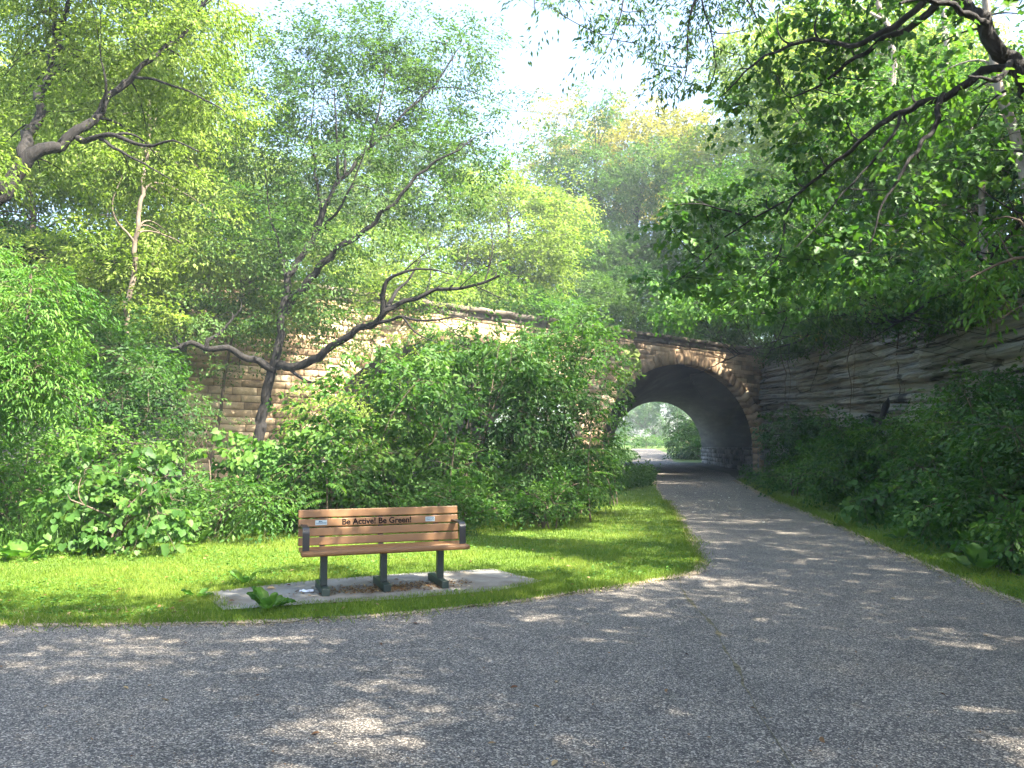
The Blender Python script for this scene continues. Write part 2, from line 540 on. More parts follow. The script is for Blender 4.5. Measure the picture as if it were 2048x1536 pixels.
# concrete pad under the bench
PAD = [gp(*p) for p in [(408, 1190), (640, 1164), (830, 1150), (985, 1142), (1085, 1166), (1000, 1186), (760, 1206), (640, 1212), (445, 1226)]]
sheet("pavement", PAD, .030, M["concrete"], dens=.2, jit=.03, seed=3)

# far side of the tunnel: rising meadow and path
def rise(y):
    return np.maximum(0, (y - 88)) * .030


def far_sheet(name, xs0, xs1, ys, dz, mat):
    V, Q = [], []
    n = len(ys)
    for i, y in enumerate(ys):
        for k in range(5):
            V.append((xs0[i] + (xs1[i] - xs0[i]) * k / 4, y, rise(y) + dz))
    for i in range(n - 1):
        for k in range(4):
            a = i * 5 + k
            Q.append((a, a + 1, a + 6, a + 5))
    o = np_mesh(name, V, [np.array(Q)], mat)
    o["kind"] = "structure"
    return o


ys = np.array([84, 88, 95, 102, 110, 120, 132, 145, 170, 260])
far_sheet("meadow", np.full(10, -60.), np.full(10, 110.), ys, -.004, M["meadow"])
yp = np.array([87.9, 95, 102, 110, 118, 126, 134.])
far_sheet("path", np.array([13.6, 14.9, 16.3, 17.8, 18.9, 19.7, 20.2]), np.array([18.4, 19.6, 20.9, 22.3, 23.3, 24.1, 24.7]), yp, .012, M["asphalt"])

# ------------------------------------------------------------------ bridge
FO = np.array((9.4, 43.0)); FU = np.array((.769, .639)); FN = np.array((.639, -.769))
AX = np.array((.1443, .9895)); AP = np.array((.9895, -.1443))
RV, ZS, TL = 4.68, 1.6, 36.0
SK = RV * float(np.dot(FN, AP)) / -float(np.dot(FN, AX))     # run of the skewed face over one radius
RT = float(np.hypot(RV, SK))                                     # half span measured along the face
ARCH = [.7, -14.7]
T0, T1, ZC = -26.6, 9.2, 7.3


def fpt(t, n, z):
    p = FO + FU * t + FN * n
    return (p[0], p[1], z)


def rock_block(acc, O, U, Nn, corners, d, bv, rng, base=-.05):
    """rock-faced stone: outline corners [(t,z)x4] on a plane, hammered face standing d proud"""
    c = np.array(corners, float)
    cen = c.mean(0)
    ins = .94
    V = []
    for q in c: V.append((q[0], q[1], base))
    for q in c: V.append((q[0], q[1], .004))
    inn = []
    for q in c:
        w = cen + (q - cen) * np.array((ins, .88)) + rng.normal(0, .007, 2)
        inn.append(w); V.append((w[0], w[1], d * rng.uniform(.45, 1.1)))
    for i in range(4):
        w = (inn[i] + inn[(i + 1) % 4]) / 2 + rng.normal(0, .015, 2)
        V.append((w[0], w[1], d * rng.uniform(.5, 1.35)))
    V.append((*(cen + rng.normal(0, .04, 2)), d * rng.uniform(.9, 1.7)))
    V = np.array(V)
    W = np.zeros((len(V), 3))
    W[:, :2] = O + np.outer(V[:, 0], U) + np.outer(V[:, 2], Nn)
    W[:, 2] = V[:, 1]
    F4, F3 = [], []
    for i in range(4):
        j = (i + 1) % 4
        F4.append((i, j, 4 + j, 4 + i))
        F3 += [(4 + i, 4 + j, 12 + i), (4 + i, 12 + i, 8 + i), (4 + j, 8 + j, 12 + i)]
        F3 += [(8 + i, 12 + i, 16), (12 + i, 8 + j, 16)]
    acc.V.append(W)
    acc.F.append(np.array(F4) + acc.n); acc.F.append(np.array(F3) + acc.n)
    acc.A.append(np.full(len(W), bv))
    acc.n += len(W)


def hw(z, extra):
    """half width of an arch opening at height z, grown by extra"""
    if z <= ZS: return RT + extra
    q = (z - ZS) / (RV + extra)
    return (RT + extra) * math.sqrt(max(0, 1 - q * q)) if q < 1 else 0


br = thing("stone_bridge", "tan rock-faced stone bridge with two skewed round arches over the path", "bridge", (9.4, 43, 0))
BO = np.array((9.4, 43, 0.))
rb = np.random.default_rng(3)
# facade stones
wa = Acc()
z = 0.0
ci = 0
while z < ZC - .05:
    h = .25 + .03 * rb.random() if z > .8 else .36
    z1 = min(ZC, z + h)
    if ZC - z1 < .12: z1 = ZC
    zm = (z + z1) / 2
    solid = [(T0, T1)]
    for c in ARCH:
        w = hw(z + .02, .36)
        if w > 0:
            ns = []
            for a, b in solid:
                if c - w > a: ns.append((a, min(b, c - w)))
                if c + w < b: ns.append((max(a, c + w), b))
            solid = ns
    for a, b in solid:
        t = a
        while t < b - .02:
            L = rb.uniform(.55, 1.25)
            e = t + L
            if b - e < .35: e = b
            rock_block(wa, FO, FU, FN, [(t + .008, z + .008), (e - .008, z + .008), (e - .008, z1 - .008), (t + .008, z1 - .008)], rb.uniform(.018, .045), rb.random(), rb)
            t = e
    z = z1
    ci += 1
wa.build("wall", M["ashlar"], br, origin=BO, attr="bv")
# backing behind the stones (the joints) with the two openings
V, Q = [], []
ts = np.arange(T0, T1 + .01, .15)
for t in ts:
    zl = -.1
    for c in ARCH:
        d = abs(t - c) / (RT + .3)
        if d < 1: zl = max(zl, ZS + (RV + .3) * math.sqrt(1 - d * d))
    V += [fpt(t, -.02, zl), fpt(t, -.02, ZC + .5)]
for i in range(len(ts) - 1):
    Q.append((2 * i, 2 * i + 2, 2 * i + 3, 2 * i + 1))
np_mesh("joint_bed", V, [np.array(Q)], M["mortar"], br, origin=BO)
# arch rings, vaults, abutments
for c in ARCH:
    ra = Acc()
    n = 35
    O2 = FO
    for i in range(n):
        a0, a1 = math.pi * i / n, math.pi * (i + 1) / n
        e = .007
        ro = .66 + .10 * ((i % 2) if 4 < i < n - 5 else (i % 2) * 1.6)
        cs = []
        for a, g in ((a0 + e, 0), (a1 - e, 0), (a1 - e, ro), (a0 + e, ro)):
            cs.append((c + (RT + g * (1 if a > 0 else 1)) * math.cos(a), ZS + (RV + g) * math.sin(a)))
        cs = [cs[0], cs[3], cs[2], cs[1]]
        rock_block(ra, FO, FU, FN, cs, rb.uniform(.075, .12), rb.random(), rb, base=-.45)
    for sgn in (-1, 1):                                             # jamb stones under the springing
        zz = -.05
        while zz < ZS - .05:
            z2 = min(ZS, zz + .42)
            wj = .75 if int(zz * 10) % 2 else 1.05
            t0, t1 = (c + RT, c + RT + wj) if sgn > 0 else (c - RT - wj, c - RT)
            rock_block(ra, FO, FU, FN, [(t0, zz + .008), (t1, zz + .008), (t1, z2 - .008), (t0, z2 - .008)], rb.uniform(.08, .14), rb.random(), rb, base=-.45)
            zz = z2
    ra.build("arch_ring", M["ashlar"], br, origin=BO, attr="bv")
    C0 = FO + FU * c
    V, Q = [], []
    NA, NL = 56, 48
    for i in range(NA + 1):
        ph = math.pi * i / NA
        r, zz = RV * math.cos(ph), ZS + RV * math.sin(ph)
        s0 = r * SK / RV
        for k in range(NL + 1):
            s = s0 + TL * k / NL
            wv = 1 + .008 * math.sin(i * 1.9 + k * .15)
            p = C0 + AP * r * wv + AX * s
            V.append((p[0], p[1], zz))
    for i in range(NA):
        for k in range(NL):
            a = i * (NL + 1) + k
            Q.append((a, a + 1, a + NL + 2, a + NL + 1))
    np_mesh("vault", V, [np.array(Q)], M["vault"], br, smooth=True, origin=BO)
    for sgn in (-1, 1):
        ab = Acc()
        O3 = C0 + AP * (RV * sgn) + AX * (SK * sgn)
        U3 = AX; N3 = -AP * sgn
        zz = -.05
        while zz < ZS - .02:
            z2 = min(ZS, zz + rb.uniform(.34, .44))
            if ZS - z2 < .15: z2 = ZS
            t = 0.
            while t < TL:
                e = min(TL, t + rb.uniform(.6, 1.4))
                cs = [(t + .012, zz + .01), (e - .012, zz + .01), (e - .012, z2 - .01), (t + .012, z2 - .01)]
                if sgn > 0: pass
                rock_block(ab, O3, U3, N3, cs, rb.uniform(.05, .14), rb.random(), rb, base=-.1)
                t = e
            zz = z2
        q0 = O3 - N3 * .03; q1 = q0 + U3 * TL
        q2 = q0 - N3 * .8; q3 = q1 - N3 * .8
        V = np.array([(*q0, -.1), (*q1, -.1), (*q1, ZS), (*q0, ZS), (*q3, ZS), (*q2, ZS)])
        ab.add(V, np.array([(0, 1, 2, 3), (3, 2, 4, 5)]), np.full(6, .3))
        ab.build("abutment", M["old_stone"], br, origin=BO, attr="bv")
# coping
ca = Acc()
t = T0
while t < T1:
    e = min(T1, t + rb.uniform(1.3, 1.9))
    rock_block(ca, FO, FU, FN, [(t + .006, ZC), (e - .006, ZC), (e - .006, ZC + .24), (t + .006, ZC + .24)], .10, rb.random(), rb, base=-.4)
    rock_block(ca, FO, FU, FN + 0, [(t + .1, ZC + .243), (min(T1, e + .1) - .006, ZC + .243), (min(T1, e + .1) - .006, ZC + .50), (t + .1, ZC + .50)], .26, rb.random(), rb, base=-.4)
    t = e
ca.build("coping", M["coping"], br, origin=BO, attr="bv")


# ------------------------------------------------------------------ rock walls
def rock_wall(label, line, heights, seed, side, cat="rock wall", dv=.032, du=.16, amp=.42):
    P, Hh = catmull([(x, y, 0) for x, y in line], heights, step=du)
    T = np.gradient(P[:, :2], axis=0); T = norm(T)
    Nn = np.stack([-T[:, 1], T[:, 0]], -1) * side
    u = np.concatenate(([0], np.cumsum(np.linalg.norm(np.diff(P[:, :2], axis=0), axis=1))))
    nv = int(Hh.max() / dv)
    v = np.linspace(0, 1, nv)
    U, Vv = np.meshgrid(u, v, indexing="ij")
    Z = Vv * Hh[:, None] * (1 + .10 * (fbm(U * .5, U * 0 + 3, seed) - .5))
    dip = Z + .05 * U + .10 * fbm(U * .2, Z * .3, seed + 2)
    lay = dip / .34 + .35 * fbm(U * .1, dip * .8, seed + 5)
    li = np.floor(lay); lf = lay - li
    led = hash2(li.astype(int), np.floor(U * .22 + hash2(li.astype(int), li.astype(int) * 0, seed) * 7).astype(int), seed + 9)
    rnd = 1 - np.abs(lf * 2 - 1) ** 9
    fine = dip / .125
    ff = fine - np.floor(fine)
    led2 = hash2(np.floor(fine).astype(int), np.floor(U * .45 + 5 * hash2(np.floor(fine).astype(int), np.floor(fine).astype(int) * 0, seed + 3)).astype(int), seed + 31)
    D = amp * (led - .4) * rnd - .22 * (1 - rnd) + .15 * (led2 - .5) * (1 - np.abs(ff * 2 - 1) ** 4) + .5 * (fbm(U * .3, Z * .35, seed + 13) - .5) + .10 * (fbm(U * 2.6, Z * 6, seed + 17, 3) - .5)
    blk = hash2(np.floor(dip / .52).astype(int), np.floor(U * .62 + 9 * hash2(np.floor(dip / .52).astype(int), np.floor(dip / .52).astype(int) * 0, seed + 41)).astype(int), seed + 43)
    D = D - .04 * Z + .24 * (blk - .5)
    X = P[:, None, 0] + Nn[:, None, 0] * D
    Y = P[:, None, 1] + Nn[:, None, 1] * D
    W = np.stack([X, Y, Z - .05], -1)
    n0, n1 = U.shape
    idx = np.arange(n0 * n1).reshape(n0, n1)
    Q = np.stack([idx[:-1, :-1], idx[1:, :-1], idx[1:, 1:], idx[:-1, 1:]], -1).reshape(-1, 4)
    if side > 0: Q = Q[:, ::-1]
    # a sloping back so that it has body
    back = W[:, -1].copy(); back[:, :2] -= Nn * 1.2
    Vall = np.concatenate([W.reshape(-1, 3), back])
    bi = n0 * n1 + np.arange(n0)
    top = idx[:, -1]
    Q2 = np.stack([top[:-1], top[1:], bi[1:], bi[:-1]], -1)
    o = np_mesh("rock_wall", Vall, [np.concatenate([Q, Q2])], M["strata"])
    tag(o, label, cat)
    return P, Hh, Nn


RW = rock_wall("long grey layered rock wall overgrown with vines on the shaded right of the path", [(15.7, 49.6), (15.0, 40), (13.8, 30), (12.3, 22.5), (11.2, 16.5), (10.6, 10), (10.8, 2), (12, -8)], [7.2, 6.8, 6.2, 5.6, 5.2, 4.8, 4.5, 4.2], 4, -1)
LWl = rock_wall("short grey rock wall meeting the sunlit far end of the bridge", [(-10.9, 26.4), (-13, 24.0), (-17, 21.6), (-22, 16.5), (-26, 8)], [6.2, 5.4, 4.8, 4.4, 4.2], 21, 1)


def hill_strip(name, P, Hh, Nn, width, slope, seed, n=26):
    k = np.linspace(0, 1, n) ** 1.5
    sub = P[::6]; hh = Hh[::6]; nn = Nn[::6]
    X = sub[:, None, 0] - nn[:, None, 0] * (k * width + .35)
    Y = sub[:, None, 1] - nn[:, None, 1] * (k * width + .35)
    Z = hh[:, None] * .97 + slope * width * (1 - np.exp(-2.2 * k))[None] / 1.0 + 1.2 * (fbm(X * .25, Y * .25, seed) - .5) * np.minimum(1, k * 8)
    W = np.stack([X, Y, Z], -1)
    n0, n1 = X.shape
    idx = np.arange(n0 * n1).reshape(n0, n1)
    Q = np.stack([idx[:-1, :-1], idx[1:, :-1], idx[1:, 1:], idx[:-1, 1:]], -1).reshape(-1, 4)
    o = np_mesh(name, W.reshape(-1, 3), [Q], M["soil"], smooth=True)
    o["kind"] = "structure"


hill_strip("hill", *RW, 45, .30, 7)
hill_strip("hill", *LWl, 45, .26, 8)
# fill on top of the bridge
k = np.linspace(0, 1, 24)
tt = np.linspace(T0 - 14, T1 + 14, 60)
KK, TT = np.meshgrid(k, tt, indexing="ij")
X = FO[0] + FU[0] * TT + AX[0] * (KK * TL + .1); Y = FO[1] + FU[1] * TT + AX[1] * (KK * TL + .1)
Zt = ZC + .40 + .9 * np.sin(np.clip(KK * 3, 0, 1.2)) + .5 * (fbm(X * .3, Y * .3, 2) - .5) * np.minimum(1, KK * 9)
idx = np.arange(KK.size).reshape(KK.shape)
Q = np.stack([idx[:-1, :-1], idx[:-1, 1:], idx[1:, 1:], idx[1:, :-1]], -1).reshape(-1, 4)
np_mesh("embankment", np.stack([X, Y, Zt], -1).reshape(-1, 3), [Q], M["soil"], smooth=True)["kind"] = "structure"

# raised side walk inside the tunnel with its kerb
bm = bmesh.new()
def bm_box(bm, lo, hi, M4=None, bev=0.0):
    vs = [bm.verts.new((x, y, z)) for x in (lo[0], hi[0]) for y in (lo[1], hi[1]) for z in (lo[2], hi[2])]
    fs = [bm.faces.new([vs[i] for i in q]) for q in ((0, 1, 3, 2), (4, 6, 7, 5), (0, 4, 5, 1), (2, 3, 7, 6), (0, 2, 6, 4), (1, 5, 7, 3))]
    es = list({e for f in fs for e in f.edges})
    if bev:
        r = bmesh.ops.bevel(bm, geom=es, offset=bev, segments=2, affect="EDGES", profile=.5)
        vs = list({v for f in r["faces"] for v in f.verts} | {v for v in vs if v.is_valid})
    return [v for v in vs if v.is_valid]


V = [(5.0, 41.5, 0), (7.2, 45.5, 0), (12.4, 79, 0), (9.6, 79, 0)]
Vt = [(x, y, .16) for x, y, _ in V]
np_mesh("pavement", V + Vt, [np.array([(0, 1, 5, 4), (1, 2, 6, 5), (2, 3, 7, 6), (3, 0, 4, 7), (4, 5, 6, 7)])], M["kerb"])["kind"] = "structure"

# seam across the asphalt where the two paths join, filled with grit
sp = [gp(*p) for p in [(1358, 1152), (1364, 1180), (1390, 1215), (1425, 1250), (1450, 1300), (1475, 1345), (1500, 1400), (1530, 1450), (1560, 1500), (1600, 1560)]]
sp, _ = catmull([(x, y, 0) for x, y in sp], np.ones(len(sp)), step=.05)
V, Q = [], []
for i, p in enumerate(sp):
    w = .003 + .09 * max(0, fbm(p[0] * 4, p[1] * 4, 3, 3) - .44)
    off = .05 * (fbm(p[0] * 3, p[1] * 3, 9, 3) - .5)
    V += [(p[0] - w + off, p[1], .0085), (p[0] + w + off, p[1], .0085)]
    if i: Q.append((2 * i - 2, 2 * i - 1, 2 * i + 1, 2 * i))
M["grit"] = surf_mat("grit", [(.3, (.03, .028, .022)), (.5, (.11, .095, .05)), (.7, (.24, .20, .13))], scale=22, bump=.5)
np_mesh("path_seam", V, [np.array(Q)], M["grit"])["kind"] = "structure"

# ================================================================== BENCH
BX, BY, BR = -1.44, 8.75, rad(21)
bench = thing("park_bench", "brown slatted park bench with dark green steel legs on the concrete pad", "bench", (BX, BY, .030), BR)
Z0 = .0


def boxes(name, mat, parent, lst, bev=.006, tilt=None):
    bm = bmesh.new()
    for lo, hi in lst:
        bm_box(bm, lo, hi, bev=bev)
    return bm_obj(name, bm, mat, parent)


from mathutils import Matrix, Vector
# backrest frame of reference: leaning back
LEAN = rad(9)
BACK = Matrix.Translation((0, .115, .475)) @ Matrix.Rotation(-LEAN, 4, "X")
bm = bmesh.new()
zz = .02
SL = []
for i in range(4):
    bm_box(bm, (-.915, 0, zz), (.915, .04, zz + .088), bev=.008)
    SL.append(zz)
    zz += .101
bmesh.ops.transform(bm, matrix=BACK, verts=bm.verts)
backrest = bm_obj("backrest", bm, M["slat"], bench)
# seat planks, rounded front nose
bm = bmesh.new()
for y0, y1, dz in ((-.185, -.085, .004), (-.075, .02, 0), (.03, .115, .003)):
    bm_box(bm, (-.915, y0, .44 + dz), (.915, y1, .478 + dz), bev=.008)
seat = bm_obj("seat", bm, M["slat"], bench)
bm = bmesh.new()
bm_box(bm, (-.925, -.305, .425), (.925, -.197, .478), bev=.018)
bm_obj("front_plank", bm, M["slat"], seat)
# legs
for x in (-.655, 0, .655):
    lg = boxes("leg", M["steel_green"], bench, [((x - .037, -.037, .08), (x + .037, .037, .425))], .004)
    boxes("foot", M["steel_green"], lg, [((x - .039, -.24, 0), (x + .039, .40, .0795))], .005)
    boxes("bracket", M["steel_black"], lg, [((x + .02, -.25, .419), (x + .16, .11, .4375))], .002)
    bm = bmesh.new()
    bm_box(bm, (x - .03, .042, -.03), (x + .03, .052, .40), bev=.003)
    bmesh.ops.transform(bm, matrix=BACK, verts=bm.verts)
    bm_obj("back_support", bm, M["steel_green"], lg)
# arms: one bent flat bar each
for x in (-.868, .868):
    bm = bmesh.new()
    prof = [(-.178, .43)] + [(-.178, .66)]
    for k in range(1, 6):
        a = math.pi / 2 * k / 5
        prof.append((-.178 + .05 * (1 - math.cos(a)), .66 + .05 * math.sin(a)))
    prof += [(.06, .713), (.165, .713)]
    vs = []
    for i, (y, z_) in enumerate(prof):
        d = np.array(prof[min(i + 1, len(prof) - 1)]) - np.array(prof[max(i - 1, 0)])
        d = d / np.linalg.norm(d)
        nx = np.array((-d[1], d[0])) * .011
        row = []
        for sx, sn in ((-.036, 0), (.036, 0), (.036, 1), (-.036, 1)):
            row.append(bm.verts.new((x + sx, y + nx[0] * sn, z_ + nx[1] * sn)))
        vs.append(row)
    for i in range(len(vs) - 1):
        for k_ in range(4):
            bm.faces.new((vs[i][k_], vs[i][(k_ + 1) % 4], vs[i + 1][(k_ + 1) % 4], vs[i + 1][k_]))
    bm.faces.new(vs[0]); bm.faces.new(vs[-1])
    bmesh.ops.recalc_face_normals(bm, faces=bm.faces)
    ar = bm_obj("armrest", bm, M["steel_black"], bench)
    bm = bmesh.new()
    bmesh.ops.create_cone(bm, cap_ends=True, segments=12, radius1=.011, radius2=.008, depth=.008)
    bmesh.ops.transform(bm, matrix=Matrix.Translation((x, -.183, .62)) @ Matrix.Rotation(rad(90), 4, "X"), verts=bm.verts)
    bm_obj("bolt", bm, M["bolt"], ar)


# lettering on the second slat from the top
def text_mesh(body, width, height=None, bold=0.0):
    cu = bpy.data.curves.new("lettering", "FONT")
    cu.body = body
    cu.offset = bold
    cu.resolution_u = 6
    o = bpy.data.objects.new("lettering", cu)
    C.objects.link(o)
    dg = bpy.context.evaluated_depsgraph_get()
    me = bpy.data.meshes.new_from_object(o.evaluated_get(dg))
    bpy.data.objects.remove(o)
    n = len(me.vertices)
    co = np.empty(n * 3, np.float32); me.vertices.foreach_get("co", co)
    co = co.reshape(-1, 3)
    lo, hi = co.min(0), co.max(0)
    s = width / (hi[0] - lo[0])
    sy = s if height is None else height / (hi[1] - lo[1])
    co = (co - lo) * np.array((s, sy, 1))
    return me, co


def on_back(co, u, zmid, eps):
    """text plane (x, y up) -> the front face of the backrest"""
    h = co[:, 1].max()
    out = np.empty_like(co)
    for i, c in enumerate(co):
        v = BACK @ Vector((u + c[0], -eps, zmid - h / 2 + c[1]))
        out[i] = v
    return out


s2 = SL[2] + .044
me, co = text_mesh("Be Active! Be Green!", .79, None, .027)
me.vertices.foreach_set("co", on_back(co, -.44, s2 + .002, .0018).astype(np.float32).ravel())
me.update(); me.materials.clear(); me.materials.append(M["lettering"])
link(bpy.data.objects.new("lettering", me), backrest)
for u0, w, h, kind in ((-.735, .128, .052, 0), (.52, .112, .052, 1)):
    bm = bmesh.new()
    bm_box(bm, (u0, -.0030, s2 - h / 2), (u0 + w, -.0012, s2 + h / 2))
    bmesh.ops.transform(bm, matrix=BACK, verts=bm.verts)
    pq = bm_obj("plaque", bm, M["plaque"], backrest)
    rr = random.Random(4 + kind)
    bm = bmesh.new()
    def q(x0, z0, x1, z1):
        f = [bm.verts.new(BACK @ Vector((u0 + a, -.0042, s2 + b))) for a, b in ((x0, z0), (x1, z0), (x1, z1), (x0, z1))]
        bm.faces.new(f)
    def letters(x0, x1, z0, z1, lw):
        x = x0
        while x < x1:
            st = rr.random()
            q(x, z0, x + lw * .3, z1)
            if st > .3: q(x + lw * .3, z1 - (z1 - z0) * .25, x + lw * .75, z1)
            if st < .7: q(x + lw * .3, z0, x + lw * .75, z0 + (z1 - z0) * .25)
            if st > .5: q(x + lw * .6, z0 + (z1 - z0) * .25, x + lw * .78, z1 - (z1 - z0) * .25)
            x += lw
    if kind == 0:
        for x0, x1, ap, hgt in ((.030, .068, .047, .016), (.050, .085, .066, .011)):
            f = [bm.verts.new(BACK @ Vector((u0 + a, -.0042 - .0004 * (ap > .06), s2 + b))) for a, b in ((x0, .004), (x1, .004), (ap + .003, .004 + hgt), (ap, .004 + hgt))]
            bm.faces.new(f)
        letters(.014, .112, -.014, .001, .012)
    else:
        letters(.012, .082, .004, .016, .011)
        letters(.012, .096, -.016, -.004, .011)
        q(.086, .003, .097, .019)
    bm_obj("plaque_print", bm, M["plaque_ink"], pq)

# ================================================================== VEGETATION
def resolve(b):
    """blob in photograph terms (px, py, depth, half width px, half height px, half depth m) -> centre, radii"""
    px, py, Y, rx, ry, rd = b[:6]
    c = at(px, py, Y)
    return c, np.array((rx * Y / F_PX, rd, ry * Y / F_PX))


def nearest(P, Q):
    """index in Q of the nearest point for every P"""
    out = np.empty(len(P), int)
    for i in range(0, len(P), 400):
        d = ((P[i:i + 400, None] - Q[None]) ** 2).sum(-1)
        out[i:i + 400] = d.argmin(1)
    return out


def bez(a, b, ta, sag, K, rng, wob=.06):
    """curved connections a->b (N,3) leaving along ta"""
    L = np.linalg.norm(b - a, axis=1, keepdims=True)
    m = a + ta * L * .45 + rng.normal(0, wob, a.shape) * L
    m[:, 2] += sag * L[:, 0]
    t = np.linspace(0, 1, K)[None, :, None]
    return (1 - t) ** 2 * a[:, None] + 2 * t * (1 - t) * m[:, None] + t * t * b[:, None]


def grow(name, label, cat, base, limbs, blobs, leaf, seed, bark="bark_dark", lm="leaf_mid", leafname="crown", woodname="trunk", group=None,
         lai=3.2, tpl="diamond", L=.09, wr=.5, twig=.55, m=14, droop=.25, hang=.3, twigs=.35, step=.15, wob=.5, cluster_bias=.5, autostems=0, stem_r=.02, br_r=None, flat=.35, width=.55, thick=.07, tilt=.28, bare=()):
    rng = np.random.default_rng(seed)
    L, m, twig = L * L_K, int(m * M_K), twig * T_K
    base = np.asarray(base, float)
    root = thing(name, label, cat, base, 0, group)
    B = [resolve(b) if len(b) == 6 else (np.array(b[0], float), np.array(b[1], float)) for b in blobs]
    wood = Acc()
    att, tan, arad = [], [], []
    for pts, r0, r1 in limbs:
        pts = [at(*p) if not isinstance(p, np.ndarray) else p for p in pts]
        rs = np.linspace(r0 ** .7, r1 ** .7, len(pts)) ** (1 / .7)
        P, Rr = catmull(pts, rs, step=step, wob=wob, rng=rng)
        V, Q = tubes(P[None], Rr[None], 9)
        wood.add(V, Q)
        T = norm(np.gradient(P, axis=0))
        k = int(len(P) * .2)
        att.append(P[k:]); tan.append(T[k:]); arad.append(Rr[k:])
    if autostems:
        for i in range(autostems):
            c, r = B[rng.integers(len(B))]
            a = base + np.array((rng.normal(0, .12), rng.normal(0, .12), 0))
            b = c + rng.normal(0, .35, 3) * r
            P = bez(a[None], b[None], np.array([[0, 0, 1.0]]), 0, 10, rng)[0]
            Rr = np.linspace(stem_r, stem_r * .35, 10)
            V, Q = tubes(P[None], Rr[None], 6); wood.add(V, Q)
            att.append(P[2:]); tan.append(norm(np.gradient(P, axis=0))[2:]); arad.append(Rr[2:])
    att = np.concatenate(att); tan = np.concatenate(tan); arad = np.concatenate(arad)
    # a bough into every clump
    nb = []
    for c, r in B:
        d = np.linalg.norm(att - c, axis=1) + 1.2 * np.maximum(0, att[:, 2] - c[2])
        i = d.argmin()
        dd = np.linalg.norm(att[i] - c)
        if dd > .25:
            end = c + (c - att[i]) / dd * .3 * r.min()
            P = bez(att[i][None], end[None], tan[i][None] * .6 + np.array([[0, 0, .35]]), 0, 12, rng)
            rr0 = min(arad[i] * .7, (br_r or (.012 + .011 * dd)))
            Rr = np.linspace(rr0, .006, 12)[None]
            V, Q = tubes(P, Rr, 6); wood.add(V, Q)
            nb.append((P[0][2:], norm(np.gradient(P[0], axis=0))[2:], Rr[0][2:]))
    if nb:
        att = np.concatenate([att] + [n[0] for n in nb]); tan = np.concatenate([tan] + [n[1] for n in nb]); arad = np.concatenate([arad] + [n[2] for n in nb])
    # leafy twigs
    area = np.array([math.pi * r[0] * r[2] for _, r in B])
    leaf_a = .55 * L * L * wr
    acc = Acc()
    pos, ax, cv = [], [], []
    for (c, r), A in zip(B, area):
        n = max(3, int(LAI_K * lai * A / (leaf_a * m)))
        d = norm(rng.normal(0, 1, (n, 3)))
        q = cluster_bias + (1 - cluster_bias) * rng.random((n, 1)) ** .7
        low = np.where(d[:, 2:3] < -.2, .75, 1.0)
        p = c + d * q * r * low
        pos.append(p)
        ax.append(d * np.array((1, 1, flat)))
        cv.append(np.clip(rng.normal(.5, .22) + rng.normal(0, .25, n), 0, 1))
    pos = np.concatenate(pos); ax = np.concatenate(ax); cv = np.concatenate(cv)
    pos[:, 2] = np.maximum(pos[:, 2], base[2] + .06)
    i = nearest(pos, att)
    dv = pos - att[i]
    dl = np.linalg.norm(dv, axis=1, keepdims=True)
    A = norm(norm(ax) * .8 + norm(dv) * .8 * np.array((1, 1, .6)) + rng.normal(0, .3, pos.shape))
    Ls = twig * rng.uniform(.6, 1.3, len(pos))
    keep = rng.random(len(pos)) < twigs
    if keep.any():
        P = bez(att[i][keep], pos[keep], tan[i][keep] * .7, .05, 5, rng)
        r0 = np.minimum(arad[i][keep] * .6, .004 + .004 * dl[keep][:, 0])
        Rr = r0[:, None] * np.linspace(1, .3, 5)[None]
        V, Q = tubes(P, Rr, 4); wood.add(V, Q)
        k3 = np.linspace(0, 1, 4)[None, :, None]
        P = pos[keep][:, None] + A[keep][:, None] * Ls[keep][:, None, None] * k3
        P[..., 2] -= droop * Ls[keep][:, None] * (k3[..., 0] ** 2)
        V, Q = tubes(P, (np.full(len(P), .0035 + L * .012))[:, None] * np.linspace(1, .4, 4)[None], 3); wood.add(V, Q)
    for pts, r0, r1 in bare:                        # leafless twigs
        pts = [at(*p) for p in pts]
        P, Rr = catmull(pts, np.linspace(r0, r1, len(pts)), step=step, wob=wob, rng=rng)
        V, Q = tubes(P[None], Rr[None], 6); wood.add(V, Q)
        T = norm(np.gradient(P, axis=0))
        n = max(4, int(len(P) * .8))
        j = rng.integers(1, len(P), n)
        e = P[j] + norm(T[j] * .8 + rng.normal(0, .55, (n, 3)) + np.array((0, 0, .25))) * rng.uniform(.15, .75, (n, 1))
        Pb = bez(P[j], e, T[j], .05, 5, rng, .12)
        V, Q = tubes(Pb, np.minimum(Rr[j], .011)[:, None] * np.linspace(.9, .3, 5)[None], 4); wood.add(V, Q)
    spray(acc, pos, A, Ls, m, L, wr, tpl, rng, droop=droop, hang=hang, cvar=cv, width=width, thick=thick, tilt=tilt)
    wood.build(woodname, M[bark], root, smooth=True, origin=base)
    acc.build(leafname, M[lm], root, origin=base)
    STAT.append((name, acc.n))
    return root


STAT = []
LAI_K, L_K, M_K, T_K = 1.75, 1.15, 2.1, 1.35


